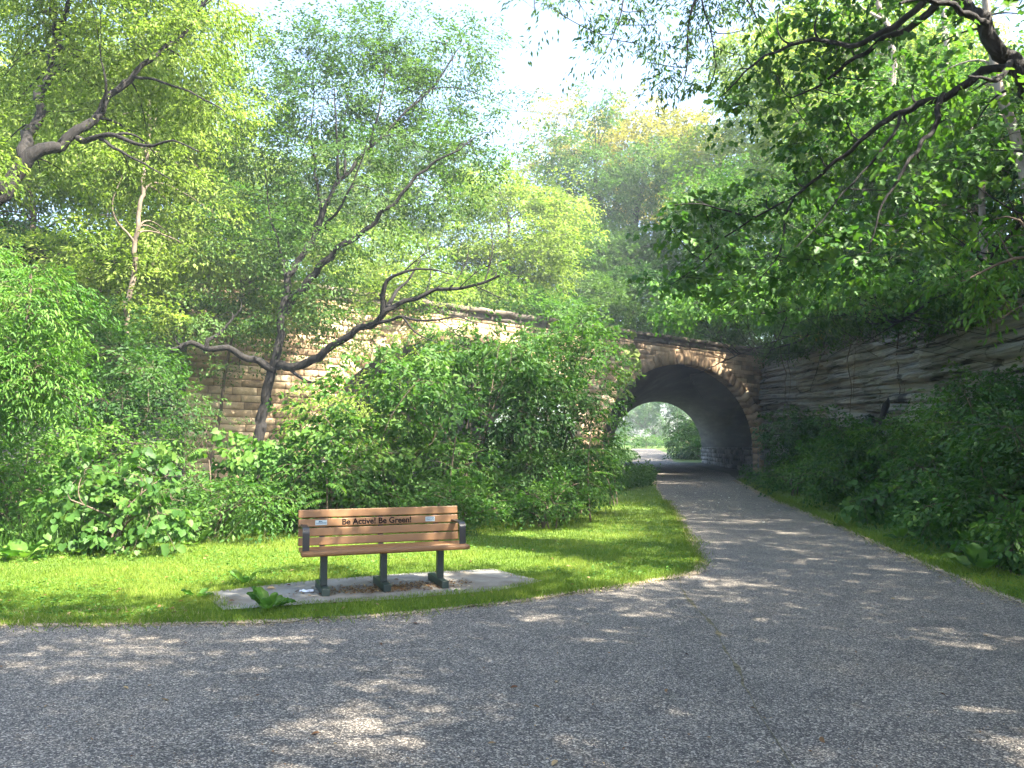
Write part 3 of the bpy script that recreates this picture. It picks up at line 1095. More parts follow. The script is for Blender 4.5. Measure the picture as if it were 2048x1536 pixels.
def scatter_blobs(seed, n, x0, x1, y0, y1, Y0, Y1, r0, r1, asp=.75, poly=None):
    """n clumps spread over a region of the view between two depths"""
    rng = np.random.default_rng(seed)
    out = []
    # stratified in x for evenness
    k = 0
    while len(out) < n and k < n * 30:
        k += 1
        x = x0 + (x1 - x0) * ((len(out) + rng.random()) / n)
        y = rng.uniform(y0, y1)
        if poly is not None and not in_poly(np.array([x]), np.array([y]), poly)[0]:
            x = rng.uniform(x0, x1)
            if not in_poly(np.array([x]), np.array([y]), poly)[0]: continue
        Y = rng.uniform(Y0, Y1)
        r = rng.uniform(r0, r1)
        out.append((x, y, Y, r, r * asp * rng.uniform(.8, 1.2), r * Y / F_PX * rng.uniform(.8, 1.2)))
    return out


def ground_at(px, Y):
    return np.array(((px - 1024) / F_PX * Y, Y, 0.0))


# ------------------------------------------------------------------ the big trees
# central dark tree: upright stems and two sprawling arms from one fork
b = ground_at(512, 20.6)
grow("tree", "dark many-limbed tree forking low in an X in front of the sunlit bridge wall", "tree", b,
     [([b, at(522, 840, 20.6), at(534, 780, 20.5), at(548, 733, 20.4), at(560, 680, 20.5), at(568, 630, 20.6), at(577, 565, 20.8), at(606, 515, 21), at(628, 470, 21), at(648, 424, 21.2), at(677, 370, 21.3), at(715, 325, 21.4), at(756, 284, 21.5), at(804, 230, 21.6), at(858, 185, 21.8), at(905, 120, 22)], .155, .02),
      ([at(572, 625, 20.6), at(600, 585, 20.4), at(640, 530, 20.2), at(687, 496, 20.1), at(728, 462, 20), at(783, 407, 19.8), at(824, 360, 19.7), at(872, 322, 19.6), at(920, 300, 19.5)], .125, .02),
      ([at(628, 470, 21), at(640, 430, 21.4), at(631, 346, 21.8), at(622, 270, 22), at(628, 190, 22.2)], .06, .015),
      ([at(677, 368, 21.3), at(675, 310, 21), at(674, 264, 20.8), at(668, 180, 20.6)], .05, .014),
      ([at(690, 352, 21.3), at(692, 300, 21.6), at(689, 254, 21.9), at(700, 160, 22.2)], .045, .012),
      ([at(735, 306, 21.4), at(748, 262, 21), at(760, 215, 20.8), at(772, 130, 20.6)], .05, .012),
      ([at(640, 455, 21), at(664, 435, 20.6), at(695, 390, 20.2), at(718, 332, 20), at(733, 290, 19.9)], .05, .014),
      ([at(570, 600, 20.7), at(571, 551, 21), at(555, 480, 21.4), at(540, 425, 21.7), at(530, 330, 22)], .06, .014),
      ([at(548, 740, 20.4), at(519, 718, 20.3), at(471, 706, 20.1), at(413, 696, 19.8), at(368, 692, 19.6), at(310, 706, 19.3), at(262, 730, 19)], .115, .04),
      ([at(413, 696, 19.8), at(432, 672, 19.9), at(452, 650, 20.1), at(476, 628, 20.3)], .07, .02),
      ([at(556, 732, 20.4), at(584, 735, 20.2), at(642, 711, 19.8), at(669, 688, 19.6), at(720, 660, 19.3), at(758, 636, 19.1), at(778, 615, 19), at(813, 605, 18.9), at(847, 588, 18.8), at(898, 578, 18.7), at(949, 571, 18.6), at(1000, 550, 18.5)], .125, .03),
      ([at(765, 628, 19), at(768, 581, 18.8), at(778, 560, 18.7), at(806, 545, 18.6), at(850, 537, 18.5), at(905, 548, 18.4)], .075, .016),
      ([at(775, 615, 19), at(795, 581, 19.2), at(823, 554, 19.4), at(842, 520, 19.5)], .06, .015),
      ([at(737, 648, 19.2), at(785, 638, 18.9), at(806, 634, 18.7), at(847, 642, 18.5), at(877, 641, 18.4), at(915, 634, 18.2), at(955, 648, 18.1)], .05, .012),
      ([at(806, 634, 18.7), at(833, 666, 18.6), at(881, 690, 18.5)], .028, .01),
      ([at(582, 740, 20.2), at(600, 754, 20), at(625, 768, 19.9), at(650, 755, 19.8), at(675, 735, 19.7)], .05, .015)],
     [(700, 95, 22.3, 105, 60, 1.6), (600, 110, 22.8, 85, 60, 1.5), (800, 90, 22.8, 100, 62, 1.6), (905, 130, 22.8, 75, 48, 1.3), (540, 200, 22.8, 75, 62, 1.5), (650, 215, 21.8, 95, 60, 1.6), (765, 200, 22.3, 95, 58, 1.6), (865, 215, 22.8, 80, 50, 1.4),
      (520, 305, 22.8, 62, 60, 1.4), (595, 320, 22.3, 72, 55, 1.4), (720, 315, 21.3, 80, 50, 1.4), (840, 300, 21.8, 85, 45, 1.4), (930, 310, 21.3, 65, 42, 1.2), (550, 420, 22.3, 80, 48, 1.4), (640, 400, 21.8, 60, 40, 1.2), (770, 400, 20.8, 75, 40, 1.3), (880, 390, 20.8, 80, 38, 1.2),
      (480, 500, 21.8, 80, 38, 1.3), (620, 470, 20.8, 60, 36, 1.1), (740, 480, 20.4, 80, 30, 1.1), (470, 590, 21.3, 75, 28, 1.1), (640, 590, 20.6, 60, 26, 1.0), (560, 640, 20.8, 60, 22, .9), (690, 640, 20.2, 55, 22, .8), (420, 640, 20.8, 60, 28, 1.0), (640, 545, 20.4, 60, 24, .9),
      (1010, 215, 21.8, 30, 26, .5), (985, 285, 21.6, 36, 20, .5), (965, 20 + 60, 22.8, 40, 22, .7), (960, 350, 21.3, 40, 26, .8), (300, 690, 20.0, 60, 26, .9), (360, 655, 20.4, 50, 26, .8), (900, 560, 19.4, 55, 16, .6), (980, 545, 19.3, 40, 16, .6), (870, 610, 19.6, 40, 10, .4), (590, 690, 20.8, 40, 14, .5), (480, 735, 20.8, 50, 10, .5), (700, 700, 20.2, 40, 14, .5)],
     None, 101, bark="bark_dark", lm="leaf_cool", lai=2.0, L=.105, wr=.5, twig=.62, m=13, twigs=.5, tpl="diamond", cluster_bias=.25, flat=.25,
     bare=[([(898, 578, 18.7), (925, 540, 18.9), (938, 492, 19)], .02, .006), ([(850, 588, 18.8), (862, 545, 19), (858, 500, 19.2)], .018, .006), ([(949, 571, 18.6), (985, 590, 18.5), (1010, 600, 18.4)], .018, .006), ([(806, 545, 18.6), (840, 515, 18.5), (880, 490, 18.6)], .02, .006), ([(877, 641, 18.4), (905, 660, 18.3), (930, 690, 18.2)], .014, .005), ([(970, 560, 18.6), (985, 500, 18.8), (980, 440, 19)], .02, .006), ([(920, 575, 18.6), (960, 540, 18.4), (1010, 520, 18.3)], .016, .005)])

# leaning tree at the left edge
b = np.array((-9.6, 11.6, 0.0))
grow("tree", "leaning dark-trunked tree reaching in from the left with bright yellow-green leaves", "tree", b,
     [([b, np.array((-9.3, 11.9, 2.2)), at(-90, 500, 12.2), at(0, 385, 12.5), at(60, 308, 12.7), at(98, 291, 12.8), at(128, 298, 12.9), at(165, 266, 13), at(205, 224, 13.2), at(222, 190, 13.3), at(262, 152, 13.5), at(315, 110, 13.8), at(370, 60, 14), at(420, -10, 14.3)], .165, .024),
      ([at(155, 276, 13), at(185, 276, 12.9), at(232, 270, 12.8), at(268, 285, 12.7), at(312, 292, 12.6), at(345, 282, 12.5), at(398, 305, 12.4)], .055, .012),
      ([at(200, 278, 12.9), at(250, 310, 12.6), at(300, 335, 12.4), at(345, 360, 12.3)], .03, .008),
      ([at(48, 318, 12.7), at(58, 270, 13.2), at(80, 215, 13.6), at(100, 150, 13.9), at(110, 70, 14.2), at(104, 0, 14.4), at(95, -90, 14.6)], .10, .05),
      ([at(108, 62, 14.2), at(130, 20, 14), at(150, -50, 13.8)], .07, .03), ([at(110, 30, 14.2), at(80, 15, 14.4), at(55, -30, 14.6)], .06, .02),
      ([at(205, 224, 13.2), at(212, 165, 12.9), at(200, 115, 12.8)], .035, .01), ([at(262, 152, 13.5), at(330, 165, 13.4), at(420, 205, 13.2), at(450, 225, 13.1)], .03, .008),
      ([at(0, 385, 12.5), at(-60, 300, 12), at(-160, 150, 11.5), at(-240, -50, 11)], .15, .05)],
     scatter_blobs(31, 44, -60, 455, -90, 250, 13.4, 16.8, 55, 85, .6) + scatter_blobs(32, 13, 0, 400, 190, 370, 13.2, 15.5, 40, 62, .42) + scatter_blobs(33, 8, -420, -60, -150, 330, 10.5, 13, 80, 120, .7) + scatter_blobs(34, 10, 0, 430, -330, -90, 12, 15, 80, 110, .6),
     None, 102, lm="leaf_lime", lai=1.5, L=.088, wr=.42, twig=.5, m=14, twigs=.3, droop=.35, hang=.55, cluster_bias=.2, flat=.25)

# pale trunk standing behind
b = ground_at(246, 19.6)
grow("tree", "slim tree with a straight pale trunk behind the undergrowth on the left", "tree", b,
     [([b, at(258, 600, 19.6), at(270, 490, 19.6), at(279, 420, 19.6), at(287, 362, 19.6), at(298, 250, 19.8), at(305, 120, 20)], .075, .035),
      ([at(270, 490, 19.6), at(225, 420, 19.3), at(245, 350, 19.2)], .03, .01)],
     scatter_blobs(41, 26, 130, 430, 60, 360, 20.2, 24, 50, 75, .6) + scatter_blobs(42, 8, 300, 450, 330, 520, 20.2, 23, 40, 60, .55),
     None, 103, bark="bark_tan", lm="leaf_lime", lai=2.1, L=.12, wr=.45, twig=.7, m=13, droop=.3, hang=.5, cluster_bias=.3)


def bg_tree(label, px, Y, z0, blobs, seed, lm, lai=2.6, L=.16, trunk_top=None, r=.16, bark="bark_brown", name="tree", group=None, extra=(), **kw):
    b = np.array(((px - 1024) / F_PX * Y, Y, z0))
    B = [resolve(q) for q in blobs]
    top = max(B, key=lambda q: q[0][2])[0]
    cen = np.mean([q[0] for q in B], 0)
    lim = [([b, b * .7 + np.array((cen[0], cen[1], 0)) * .3 + np.array((0, 0, (cen[2] - z0) * .45 + z0 * .3)), cen, cen * .4 + top * .6], r, r * .25)]
    return grow(name, label, "tree", b, lim + list(extra), blobs, None, seed, bark=bark, lm=lm, lai=lai, L=L, wr=.5, twig=kw.pop("twig", .9), m=13, twigs=kw.pop("twigs", .25), step=.4, wob=.5, group=group, **kw)


# wooded slope on the left
bg_tree("bushy yellow-green tree high on the left slope behind the leaning trunk", 60, 27, 4.2, scatter_blobs(51, 30, -120, 240, 150, 560, 25, 30, 60, 90, .6), 201, "leaf_lime", cluster_bias=.3)
bg_tree("tall sunlit tree on the left slope filling the space above the pale trunk", 210, 33, 4.6, scatter_blobs(52, 34, 60, 470, 180, 520, 31, 37, 55, 85, .6), 202, "leaf_lime", L=.18, cluster_bias=.3)
bg_tree("rounded green tree between the pale trunk and the dark forked tree", 430, 31, 4.2, scatter_blobs(53, 26, 300, 560, 380, 650, 28, 33, 45, 70, .6), 203, "leaf_mid", cluster_bias=.3)
bg_tree("small shaded tree low on the left slope under the pale trunk", 180, 22, 3.5, scatter_blobs(54, 22, 60, 340, 480, 680, 20, 24, 45, 70, .5), 204, "leaf_lime", L=.13, twig=.6, cluster_bias=.3)
bg_tree("dark green tree filling the hollow beside the left rock wall", 200, 19, 0.0, scatter_blobs(55, 20, 80, 310, 600, 780, 17, 20.5, 45, 62, .5), 205, "leaf_mid", L=.105, twig=.55, lai=2.0, cluster_bias=.3)
bg_tree("distant tree on the left skyline behind the dark forked tree", 600, 48, 8, scatter_blobs(56, 22, 470, 800, 330, 620, 44, 52, 45, 70, .6), 206, "leaf_lime", L=.24, cluster_bias=.35)
bg_tree("far hazy tree rising behind the upper limbs of the forked tree", 760, 62, 8, scatter_blobs(57, 20, 560, 960, 260, 480, 58, 66, 45, 70, .6), 207, "leaf_cool", L=.30, lai=2.0, cluster_bias=.35)
bg_tree("leafy tree screening the upper part of the sunlit wall left of the forked trunk", 420, 24.3, 0.0, scatter_blobs(58, 28, 330, 640, 500, 665, 23, 25.5, 40, 56, .5), 208, "leaf_lime", r=.07, L=.12, twig=.6, lai=1.7, cluster_bias=.3)
# feathery tree at the left edge
b = np.array((-7.6, 11.3, 0.0))
grow("tree", "feathery bright green young tree at the left edge with narrow drooping leaves", "tree", b,
     [([b, at(-30, 900, 11.3), at(20, 760, 11.2), at(50, 640, 11.1), at(60, 540, 11)], .06, .02), ([at(-30, 900, 11.3), at(-60, 700, 11.5), at(-80, 560, 11.6)], .05, .015)],
     scatter_blobs(61, 20, -90, 100, 500, 830, 10.4, 12, 40, 60, .65) + [(95, 640, 11, 38, 34, .4), (110, 720, 10.9, 34, 30, .4), (75, 560, 11, 36, 34, .4), (90, 790, 11, 32, 30, .35)],
     None, 104, lm="leaf_fresh", bark="bark_brown", lai=2.4, L=.085, wr=.30, twig=.42, m=16, droop=.4, hang=.6, cluster_bias=.2)

# ------------------------------------------------------------------ trees on the bridge and behind
bg_tree("rounded pale green tree on the bridge top left of the gap of sky", 1010, 39, 7.9, scatter_blobs(71, 30, 905, 1135, 365, 570, 37, 42, 38, 58, .6), 211, "leaf_lime", L=.17, lai=2.2, cluster_bias=.3, twigs=.5)
b = np.array(((1215 - 1024) / F_PX * 52, 52, 8.2))
grow("tree", "tall twin-trunked tree on the bridge, dark below and golden at the top", "tree", b,
     [([b, at(1218, 520, 52), at(1205, 440, 52), at(1195, 380, 52), at(1190, 330, 52)], .42, .08),
      ([b + np.array((1.6, .4, 0)), at(1262, 520, 52), at(1270, 440, 52), at(1285, 380, 52), at(1290, 340, 52)], .40, .08)],
     scatter_blobs(72, 30, 1110, 1330, 300, 520, 50, 55, 42, 62, .6) + [(1185, 190, 52, 18, 28, .9), (1195, 235, 52, 34, 28, 1.2), (1230, 225, 52, 22, 22, 1)],
     None, 212, lm="leaf_cool", lai=1.6, L=.22, twig=1.1, m=13, step=.5, cluster_bias=.3)
bg_tree("golden sunlit tree behind the twin-trunked tree on the bridge", 1300, 60, 8, scatter_blobs(73, 30, 1200, 1420, 215, 430, 57, 64, 38, 60, .65), 213, "leaf_gold", L=.26, lai=1.7, cluster_bias=.3)
bg_tree("pale gold thin-leaved tree against the sky left of the twin trunks", 1100, 68, 8, scatter_blobs(74, 15, 1055, 1160, 210, 420, 65, 71, 26, 42, .7) + [(1120, 200, 68, 16, 24, 1.2), (1085, 215, 68, 14, 18, 1)], 214, "leaf_gold", L=.24, lai=1.3, cluster_bias=.25)
bg_tree("soft green tree on the bridge right of the golden tree", 1440, 47, 7.9, scatter_blobs(75, 30, 1375, 1580, 270, 560, 44, 50, 42, 62, .55), 215, "leaf_lime", L=.2, lai=1.5, cluster_bias=.3)

bg_tree("dark leafy tree low behind the coping at the right end of the bridge", 1450, 50, 8, scatter_blobs(76, 34, 1310, 1640, 520, 690, 46, 54, 40, 60, .55), 216, "leaf_cool", L=.2, lai=2.4, cluster_bias=.3)
bg_tree("bluish green tree low behind the coping over the open arch", 1270, 47, 8, scatter_blobs(77, 24, 1150, 1400, 470, 640, 45, 50, 38, 55, .55), 217, "leaf_cool", L=.19, lai=2.4, cluster_bias=.3)
bg_tree("shaded tree behind the top of the right rock wall", 1680, 36, 7.5, scatter_blobs(78, 30, 1540, 1900, 480, 680, 33, 40, 45, 65, .55), 218, "leaf_mid", L=.16, lai=2.4, cluster_bias=.3)
# ------------------------------------------------------------------ right bank
b = np.array((7.9, 8.0, 0.0))
grow("tree", "big dark-limbed tree overhanging the path from the right edge with lobed leaves", "tree", b,
     [([b, np.array((7.7, 8.1, 2.6)), at(2230, 380, 8.3), at(2110, 215, 8.5), at(2045, 150, 8.5), at(2010, 108, 8.5), at(1973, 66, 8.5), at(1936, 25, 8.5), at(1901, -15, 8.5), at(1840, -90, 8.6), at(1760, -220, 8.7)], .15, .045),
      ([at(2060, 160, 8.5), at(2025, 138, 8.55), at(1985, 138, 8.6), at(1929, 163, 8.7), at(1888, 188, 8.8), at(1843, 208, 8.9), at(1785, 236, 9.1), at(1758, 250, 9.2), at(1724, 284, 9.4), at(1673, 328, 9.6), at(1638, 355, 9.8), at(1587, 393, 10), at(1553, 410, 10.2), at(1512, 434, 10.4), at(1450, 475, 10.7)], .062, .010),
      ([at(1888, 189, 8.8), at(1878, 225, 8.7), at(1861, 253, 8.6), at(1833, 304, 8.5), at(1792, 362, 8.4), at(1765, 410, 8.4), at(1741, 485, 8.4)], .04, .008),
      ([at(1800, 232, 9), at(1789, 262, 8.9), at(1751, 318, 8.8), at(1697, 376, 8.8), at(1649, 434, 8.8), at(1594, 495, 8.8)], .022, .006),
      ([at(1512, 434, 10.4), at(1485, 430, 10.3), at(1440, 418, 10.1), at(1399, 407, 10), at(1348, 410, 9.9)], .018, .005),
      ([at(1901, -5, 8.5), at(1800, 60, 9), at(1710, 116, 9.5), at(1650, 165, 9.8), at(1587, 195, 10)], .05, .01), ([at(1880, -20, 8.5), at(1731, 85, 9.2), at(1628, 82, 9.5), at(1519, 120, 9.8), at(1450, 190, 10)], .045, .008),
      ([at(1973, 70, 8.5), at(1950, 40, 8.2), at(1860, -5, 7.9), at(1800, 10, 7.8)], .05, .015), ([at(2020, 125, 8.5), at(1990, 160, 8), at(1940, 150, 7.8)], .04, .01),
      ([at(2100, 230, 8.4), at(2080, 380, 9), at(2010, 480, 9.6), at(1940, 560, 10)], .05, .01), ([at(1587, 393, 10), at(1572, 430, 9.9), at(1562, 500, 9.8), at(1520, 560, 9.8)], .02, .006), ([at(1450, 475, 10.7), at(1420, 510, 10.7), at(1380, 545, 10.8), at(1340, 570, 10.8)], .012, .004)],
     [(1700, 255, 9.65, 75, 34, .5), (1640, 300, 9.95, 70, 30, .5), (1590, 340, 10.25, 65, 30, .5), (1540, 385, 10.55, 60, 28, .5), (1480, 410, 10.65, 55, 30, .5), (1420, 440, 10.55, 55, 34, .5), (1390, 400, 10.35, 45, 24, .4), (1440, 490, 10.85, 50, 30, .4), (1760, 380, 8.85, 55, 36, .4), (1780, 450, 8.75, 50, 42, .35), (1740, 500, 8.75, 45, 38, .35), (1690, 420, 9.15, 45, 34, .35),
      (1640, 470, 9.15, 45, 34, .35), (1600, 440, 9.95, 50, 34, .4), (1560, 520, 10.15, 50, 38, .4), (1520, 590, 10.15, 45, 32, .35), (1840, 320, 8.85, 50, 32, .35), (1890, 240, 8.95, 50, 30, .35), (1830, 170, 9.25, 60, 34, .4), (1760, 160, 9.65, 60, 34, .45), (1680, 190, 10.05, 65, 34, .45), (1610, 240, 10.25, 60, 32, .45), (1560, 160, 10.15, 60, 34, .45), (1500, 210, 10.35, 55, 34, .45), (1480, 140, 10.35, 50, 30, .45),
      (1600, 80, 9.95, 70, 36, .5), (1700, 70, 9.55, 70, 36, .5), (1800, 40, 9.15, 70, 36, .5), (1880, 90, 8.65, 50, 32, .4), (1650, 10, 9.65, 80, 36, .5), (1760, -40, 9.35, 90, 40, .6), (1560, 20, 10.05, 60, 34, .5), (1950, 180, 8.35, 45, 30, .35), (1990, 300, 8.95, 45, 34, .4), (2020, 400, 9.55, 45, 36, .4), (1940, 420, 10.15, 45, 36, .4), (1880, 500, 10.25, 45, 34, .4), (1820, 250, 9.75, 60, 34, .4), (1900, 330, 9.95, 60, 34, .4), (1850, 420, 10.35, 60, 36, .4), (1950, 260, 9.65, 50, 34, .4), (1680, 520, 9.95, 50, 34, .4), (1600, 560, 10.55, 50, 30, .4), (1460, 560, 10.75, 50, 30, .4), (1400, 520, 10.95, 45, 28, .4), (1350, 460, 10.75, 40, 28, .4), (1340, 560, 11.15, 40, 26, .4), (1960, 40, 8.65, 50, 32, .4), (2030, 30, 8.55, 50, 32, .4), (1850, -120, 8.95, 120, 50, .9), (1700, -180, 9.15, 120, 50, .9)],
     None, 105, lm="leaf_mid", lai=1.8, tpl="lobed", L=.088, wr=.95, twig=.36, m=8, twigs=.75, droop=.35, hang=.75, cluster_bias=.1, flat=.1, step=.08)

# bright branch coming in from the right edge
b = np.array((6.5, 8.6, 0.0))
grow("sapling", "sapling with bright pointed yellow-green leaves hanging in at the right edge", "tree", b,
     [([b, np.array((6.4, 8.6, 1.8)), at(2130, 560, 8.6), at(2060, 520, 8.6), at(1990, 530, 8.6), at(1930, 560, 8.6)], .05, .008), ([at(2100, 540, 8.6), at(2040, 440, 8.5), at(1985, 440, 8.5)], .025, .006), ([at(2130, 600, 8.6), at(2050, 610, 8.7), at(2000, 640, 8.7)], .02, .006)],
     [(2000, 470, 8.5, 36, 22, .25), (2040, 430, 8.5, 34, 26, .25), (1960, 540, 8.6, 42, 22, .25), (1920, 560, 8.6, 34, 18, .2), (2010, 560, 8.6, 40, 24, .25), (2040, 620, 8.7, 36, 26, .25), (1985, 620, 8.7, 30, 18, .2), (2040, 510, 8.6, 30, 26, .25)],
     None, 106, lm="leaf_fresh", bark="bark_brown", lai=1.6, L=.085, wr=.38, twig=.28, m=11, droop=.5, hang=.8, twigs=.8, cluster_bias=.1, tpl="oval")

# tree overhead whose twigs hang into the sky
b = np.array((12.0, 12.5, 0.0))
grow("tree", "tall tree whose thin leafy twigs hang down against the sky at the top", "tree", b,
     [([b, np.array((11.4, 12.4, 4)), np.array((9.2, 11.8, 8.4)), np.array((6.0, 11.2, 10.0)), at(1420, -60, 10.5), at(1320, -70, 10.3), at(1200, -40, 10.2), at(1080, -30, 10.1)], .2, .02),
      ([at(1420, -60, 10.5), at(1388, 0, 10.4), at(1377, 51, 10.4), at(1374, 98, 10.4), at(1371, 150, 10.4), at(1345, 190, 10.4)], .025, .005), ([at(1250, -50, 10.2), at(1243, 20, 10.2), at(1225, 75, 10.2), at(1200, 120, 10.2)], .014, .004),
      ([at(1400, -20, 10.4), at(1420, 60, 10.5), at(1432, 130, 10.5), at(1415, 180, 10.5)], .014, .004), ([at(1450, -60, 10.6), at(1500, 10, 10.8), at(1530, 80, 11)], .02, .005)],
     [(1070, 18, 10.1, 38, 18, .3), (1115, 22, 10.1, 40, 24, .3), (1160, 8, 10.2, 40, 24, .3), (1212, 70, 10.2, 28, 20, .25), (1195, 112, 10.2, 22, 16, .2), (1235, 40, 10.2, 30, 22, .25), (1265, 85, 10.3, 36, 22, .3), (1300, 50, 10.3, 45, 30, .35), (1350, 35, 10.4, 50, 36, .35), (1340, 90, 10.4, 40, 28, .3), (1300, 125, 10.4, 36, 20, .3), (1355, 140, 10.4, 36, 24, .3), (1330, 180, 10.4, 26, 20, .25), (1280, 20, 10.3, 45, 30, .35),
      (1400, 70, 10.5, 36, 36, .35), (1425, 20, 10.5, 45, 36, .4), (1440, 130, 10.6, 26, 26, .3), (1412, 170, 10.5, 20, 16, .25), (1480, 60, 10.7, 40, 36, .4), (1240, -20, 10.2, 60, 26, .5), (1400, -50, 10.5, 80, 40, .6), (1320, -120, 10.4, 120, 50, .9), (1500, -60, 10.8, 80, 50, .7), (1480, 110, 10.8, 34, 26, .35)],
     None, 107, lm="leaf_cool", lai=.8, L=.075, wr=.36, twig=.34, m=13, droop=.5, hang=.85, twigs=.7, cluster_bias=.1, step=.1)

b = np.array((13.0, 17.2, 5.2))
grow("tree", "low spreading tree with lobed leaves hanging before the right rock wall's top", "tree", b,
     [([b, at(2110, 590, 16.6), at(2010, 560, 16.6), at(1900, 555, 17), at(1820, 570, 17.4), at(1740, 590, 18), at(1660, 600, 18.6), at(1580, 622, 19.2), at(1480, 630, 20)], .13, .015),
      ([at(1900, 555, 17), at(1850, 610, 17.2), at(1790, 650, 17.4), at(1720, 690, 17.8)], .04, .008), ([at(2010, 560, 16.6), at(1940, 500, 16.2), at(1860, 480, 16), at(1780, 470, 16)], .05, .01),
      ([at(1660, 600, 18.6), at(1610, 560, 18.6), at(1540, 550, 18.8), at(1450, 560, 19)], .03, .008), ([at(1580, 622, 19.2), at(1560, 670, 19.2), at(1530, 720, 19.2)], .02, .006)],
     scatter_blobs(93, 34, 1350, 2070, 490, 655, 15.8, 20, 40, 60, .48) + [(1700, 690, 17.8, 40, 24, .5), (1560, 690, 19.2, 36, 24, .5), (1530, 735, 19.2, 22, 16, .3), (1640, 665, 18.6, 45, 24, .5), (1790, 665, 17.4, 45, 24, .5), (1880, 660, 17, 40, 26, .5), (1450, 660, 20, 36, 22, .5), (1390, 640, 20, 36, 24, .5), (1340, 600, 20, 36, 28, .5), (1660, 715, 18.4, 40, 24, .45), (1750, 710, 17.8, 40, 24, .45), (1830, 705, 17.3, 36, 24, .45), (1600, 705, 18.9, 36, 24, .45), (1480, 690, 20, 26, 16, .4), (1960, 660, 16.4, 45, 28, .5), (2030, 680, 16, 45, 30, .5), (1920, 700, 16.6, 36, 22, .4), (2000, 730, 16, 36, 24, .4)],
     None, 110, lm="leaf_fresh", lai=1.25, tpl="lobed", L=.10, wr=.9, twig=.42, m=8, twigs=.7, droop=.4, hang=.75, cluster_bias=.1, flat=.1)
# trees rooted on the slope above the right rock wall
bg_tree("grey-barked tree with a mottled trunk on the slope above the right rock wall", 1985, 19, 5.2,
        scatter_blobs(81, 26, 1790, 2130, 160, 520, 17.5, 21, 60, 90, .6), 221, "leaf_mid", L=.13, lai=2.2, bark="bark_pale", twig=.6, cluster_bias=.3, r=.12,
        extra=[([at(2070, 480, 17), at(2048, 330, 17), at(2024, 262, 17), at(1997, 190, 17), at(1985, 100, 17), at(1970, -30, 17)], .13, .08)])
bg_tree("slender tree leaning over the right wall with a pale crooked trunk", 1945, 23, 5.8,
        scatter_blobs(82, 26, 1640, 1960, 180, 560, 21, 25, 55, 85, .6), 222, "leaf_mid", L=.14, lai=2.2, bark="bark_pale", twig=.65, cluster_bias=.3, r=.1,
        extra=[([at(1940, 560, 21), at(1949, 430, 21), at(1931, 345, 21), at(1908, 250, 21), at(1895, 150, 21), at(1890, 20, 21)], .12, .07)])
bg_tree("tree with a forked grey trunk high above the tunnel mouth on the right", 1790, 27, 6.5,
        scatter_blobs(83, 30, 1540, 1900, 0, 330, 24, 29, 60, 90, .6), 223, "leaf_lime", L=.16, lai=2.0, bark="bark_pale", twig=.75, cluster_bias=.3, r=.12,
        extra=[([at(1800, 480, 24), at(1790, 250, 24), at(1779, 80, 24), at(1768, 30, 24), at(1750, -20, 24)], .14, .08), ([at(1772, 44, 24), at(1735, 20, 24), at(1700, 10, 24)], .07, .03)])
bg_tree("leafy tree spilling over the top of the bridge at its right end", 1560, 36, 7.4, scatter_blobs(84, 30, 1390, 1720, 300, 640, 33, 39, 50, 75, .55), 224, "leaf_mid", L=.16, lai=2.4, cluster_bias=.3)
bg_tree("yellowish understory tree above the right rock wall", 1800, 30, 7.0, scatter_blobs(85, 22, 1660, 2000, 440, 650, 27, 33, 50, 75, .5), 225, "leaf_gold", L=.15, lai=2.0, cluster_bias=.3)
bg_tree("tall background tree behind the overhanging limb in the upper right", 1680, 44, 9, scatter_blobs(86, 30, 1480, 1950, 60, 480, 40, 48, 70, 100, .6), 226, "leaf_lime", L=.22, lai=2.2, cluster_bias=.3)
bg_tree("background tree closing the view at the far upper right", 1990, 34, 9, scatter_blobs(87, 30, 1830, 2200, 20, 560, 31, 37, 70, 100, .6), 227, "leaf_lime", L=.18, lai=2.2, cluster_bias=.3)
